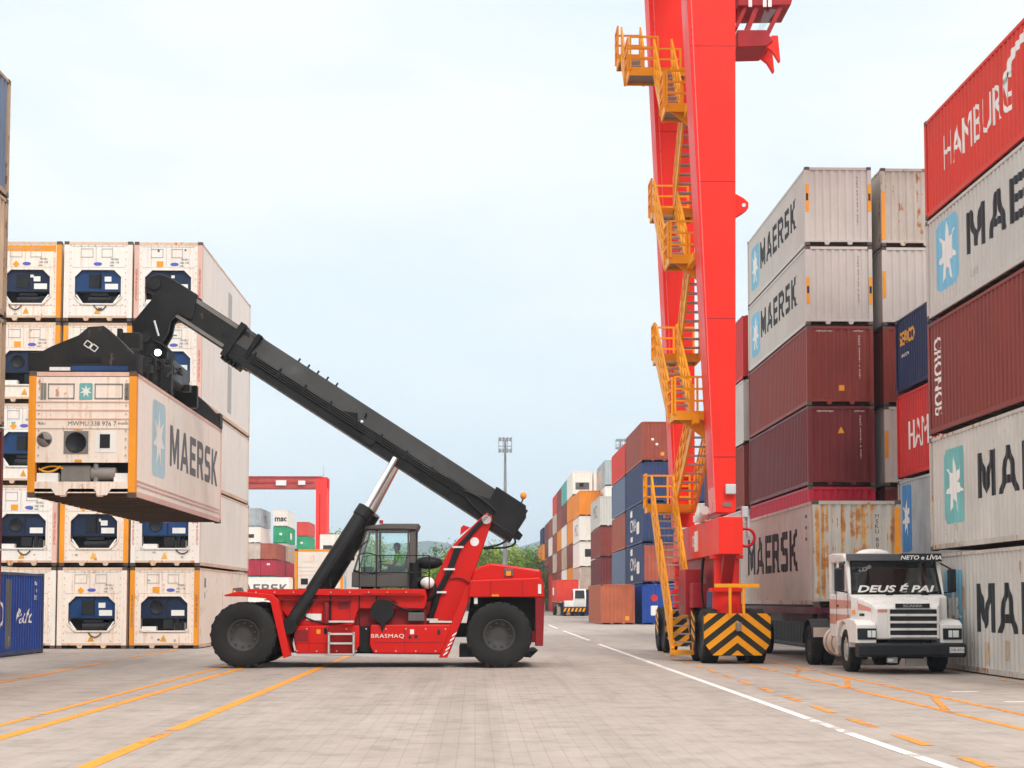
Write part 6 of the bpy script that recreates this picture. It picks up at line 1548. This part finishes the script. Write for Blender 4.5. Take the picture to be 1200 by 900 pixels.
M['line_yellow'] = line_mat('line_yellow', (.74, .265, .003), .13); M['line_orange'] = line_mat('line_orange', (.66, .235, .02), .165); M['line_white'] = line_mat('line_white', (.70, .66, .62), .125)
def stripe(pts, w, mat, z=.004):
    mb = MB(); rg = random.Random(len(pts)); vs = []
    for i, (x, y) in enumerate(pts):
        p0 = Vector(pts[max(0, i - 1)] + (0,)); p1 = Vector(pts[min(len(pts) - 1, i + 1)] + (0,)); d = (p1 - p0).normalized(); n = Vector((-d.y, d.x, 0))
        for s in (-1, 1): vs.append(Vector((x, y, z)) + n * s * w / 2)
    mb.add(vs, [(2 * i, 2 * i + 1, 2 * i + 3, 2 * i + 2) for i in range(len(pts) - 1)])
    return struct(mb.obj('lane_marking', mat))
stripe([(-3.98, 8), (-3.97, 25), (-3.95, 37), (-3.9, 52)], .19, 'line_yellow')
stripe([(-5.88, 8), (-5.89, 40), (-5.9, 52)], .18, 'line_yellow')
stripe([(-6.48, 8), (-6.5, 40), (-6.5, 52)], .13, 'line_yellow')
stripe([(-9.7, 24), (-9.9, 33), (-10.3, 47), (-10.3, 55)], .2, 'line_orange')
stripe([(4.9, 8), (4.84, 16), (4.80, 20), (4.82, 40), (4.85, 62)], .15, 'line_white')
stripe([(4.9, 68), (5.0, 90)], .15, 'line_white'); stripe([(5.0, 96), (5.2, 112)], .15, 'line_white')
y = 13.2
while y < 50:
    fx = lambda q: 5.22 + (q - 14) * .021
    stripe([(fx(y), y), (fx(y + 1.5), y + 1.5)], .15, 'line_orange', .005); y += 2.7
stripe([(7.25, 12), (7.25, 20), (7.28, 41), (7.3, 50)], .15, 'line_orange')
stripe([(8.05, 18), (8.2, 24), (8.27, 40), (8.3, 50)], .15, 'line_orange')
for yy in (24.5, 31, 36): stripe([(7.32, yy), (8.1, yy + 3.4)], .11, 'line_orange', .008)
for yy in (26.5, 29.5): stripe([(8.9, yy), (9.4, yy)], .22, 'line_white')
stripe([(10.9, 26), (11.3, 34)], .15, 'line_orange')

# ------------------------------------------------------------------ sky, sun, camera
w = bpy.data.worlds.new('World'); SC.world = w; w.use_nodes = True; nt = w.node_tree; nt.nodes.clear()
class WT(NT):
    def __init__(s, tree): s.t = tree
t = WT(nt)
EL, AZ = 46, 160      # sun elevation; azimuth measured clockwise from +Y (behind the camera, to the left)
sky = t.n('ShaderNodeTexSky', sky_type='NISHITA', sun_disc=False); sky.sun_elevation = R(EL); sky.sun_rotation = R(AZ); sky.dust_density = 3.
tc = t.n('ShaderNodeTexCoord'); sep = t.n('ShaderNodeSeparateXYZ'); t.l(tc, 'Generated', sep, 0)
grad = t.ramp(sep, 'Z', [(0., (8.0, 8.85, 9.35)), (.10, (8.1, 8.95, 9.45)), (.36, (8.4, 9.15, 9.5)), (.6, (16., 16., 15.8)), (1., (26., 25.4, 24.8))])
mp = t.n('ShaderNodeMapping'); mp.inputs['Scale'].default_value = (1.4, 1.4, 3.6); t.l(tc, 'Generated', mp, 'Vector')
nz = t.n('ShaderNodeTexNoise', i_Scale=1.6, i_Detail=6., i_Roughness=.55, i_Distortion=.3); t.l(mp, 0, nz, 'Vector')
cl = t.ramp(nz, 'Fac', [(.36, (.90, .955, .992)), (.48, (.99, 1.0, 1.0)), (.62, (1.14, 1.075, 1.025))])
cm = t.mix(1., 0, (grad, 0), (cl, 0), 'MULTIPLY')
mx = t.mix(.88, 0, (sky, 0), (cm, 2))
bg = t.n('ShaderNodeBackground', i_Strength=.1); t.l(mx, 2, bg, 0); ow = t.n('ShaderNodeOutputWorld'); t.l(bg, 0, ow, 0)
sl = bpy.data.lights.new('sun', 'SUN'); sl.energy = 1.5; sl.angle = R(11); sl.color = (1., .95, .88)
so = bpy.data.objects.new('sun', sl); COL.objects.link(so)
dv = Vector((math.sin(R(AZ)) * math.cos(R(EL)), math.cos(R(AZ)) * math.cos(R(EL)), math.sin(R(EL))))
so.rotation_euler = dv.to_track_quat('Z', 'Y').to_euler(); so.location = (0, 0, 60)
cd = bpy.data.cameras.new('camera'); cd.lens = 55.5; cd.sensor_width = 36; cd.shift_y = .11467; cd.clip_end = 9000; cd.clip_start = .1
co = bpy.data.objects.new('camera', cd); COL.objects.link(co); co.location = (0, 0, 1.7); co.rotation_euler = (R(90 + 3.6), 0, R(-1.33)); SC.camera = co
vs_ = SC.view_settings; vs_.view_transform = 'Standard'; vs_.look = 'None'; vs_.exposure = .24; vs_.gamma = 1.; vs_.use_curve_mapping = False
SC.cycles.max_bounces = 6; SC.cycles.transparent_max_bounces = 12; SC.cycles.use_denoising = True
SC.cycles.volume_bounces = 0
hz = bpy.data.materials.new('haze'); t = NT(hz); pv = t.n('ShaderNodeVolumePrincipled', i_Density=.00034, i_Anisotropy=.2); pv.inputs['Color'].default_value = (.72, .86, 1., 1)
o = t.n('ShaderNodeOutputMaterial'); t.l(pv, 0, o, 'Volume')
ho = MB().box(-4100, 4100, -100, 7100, -3, 135).obj('haze', hz); ho['kind'] = 'stuff'
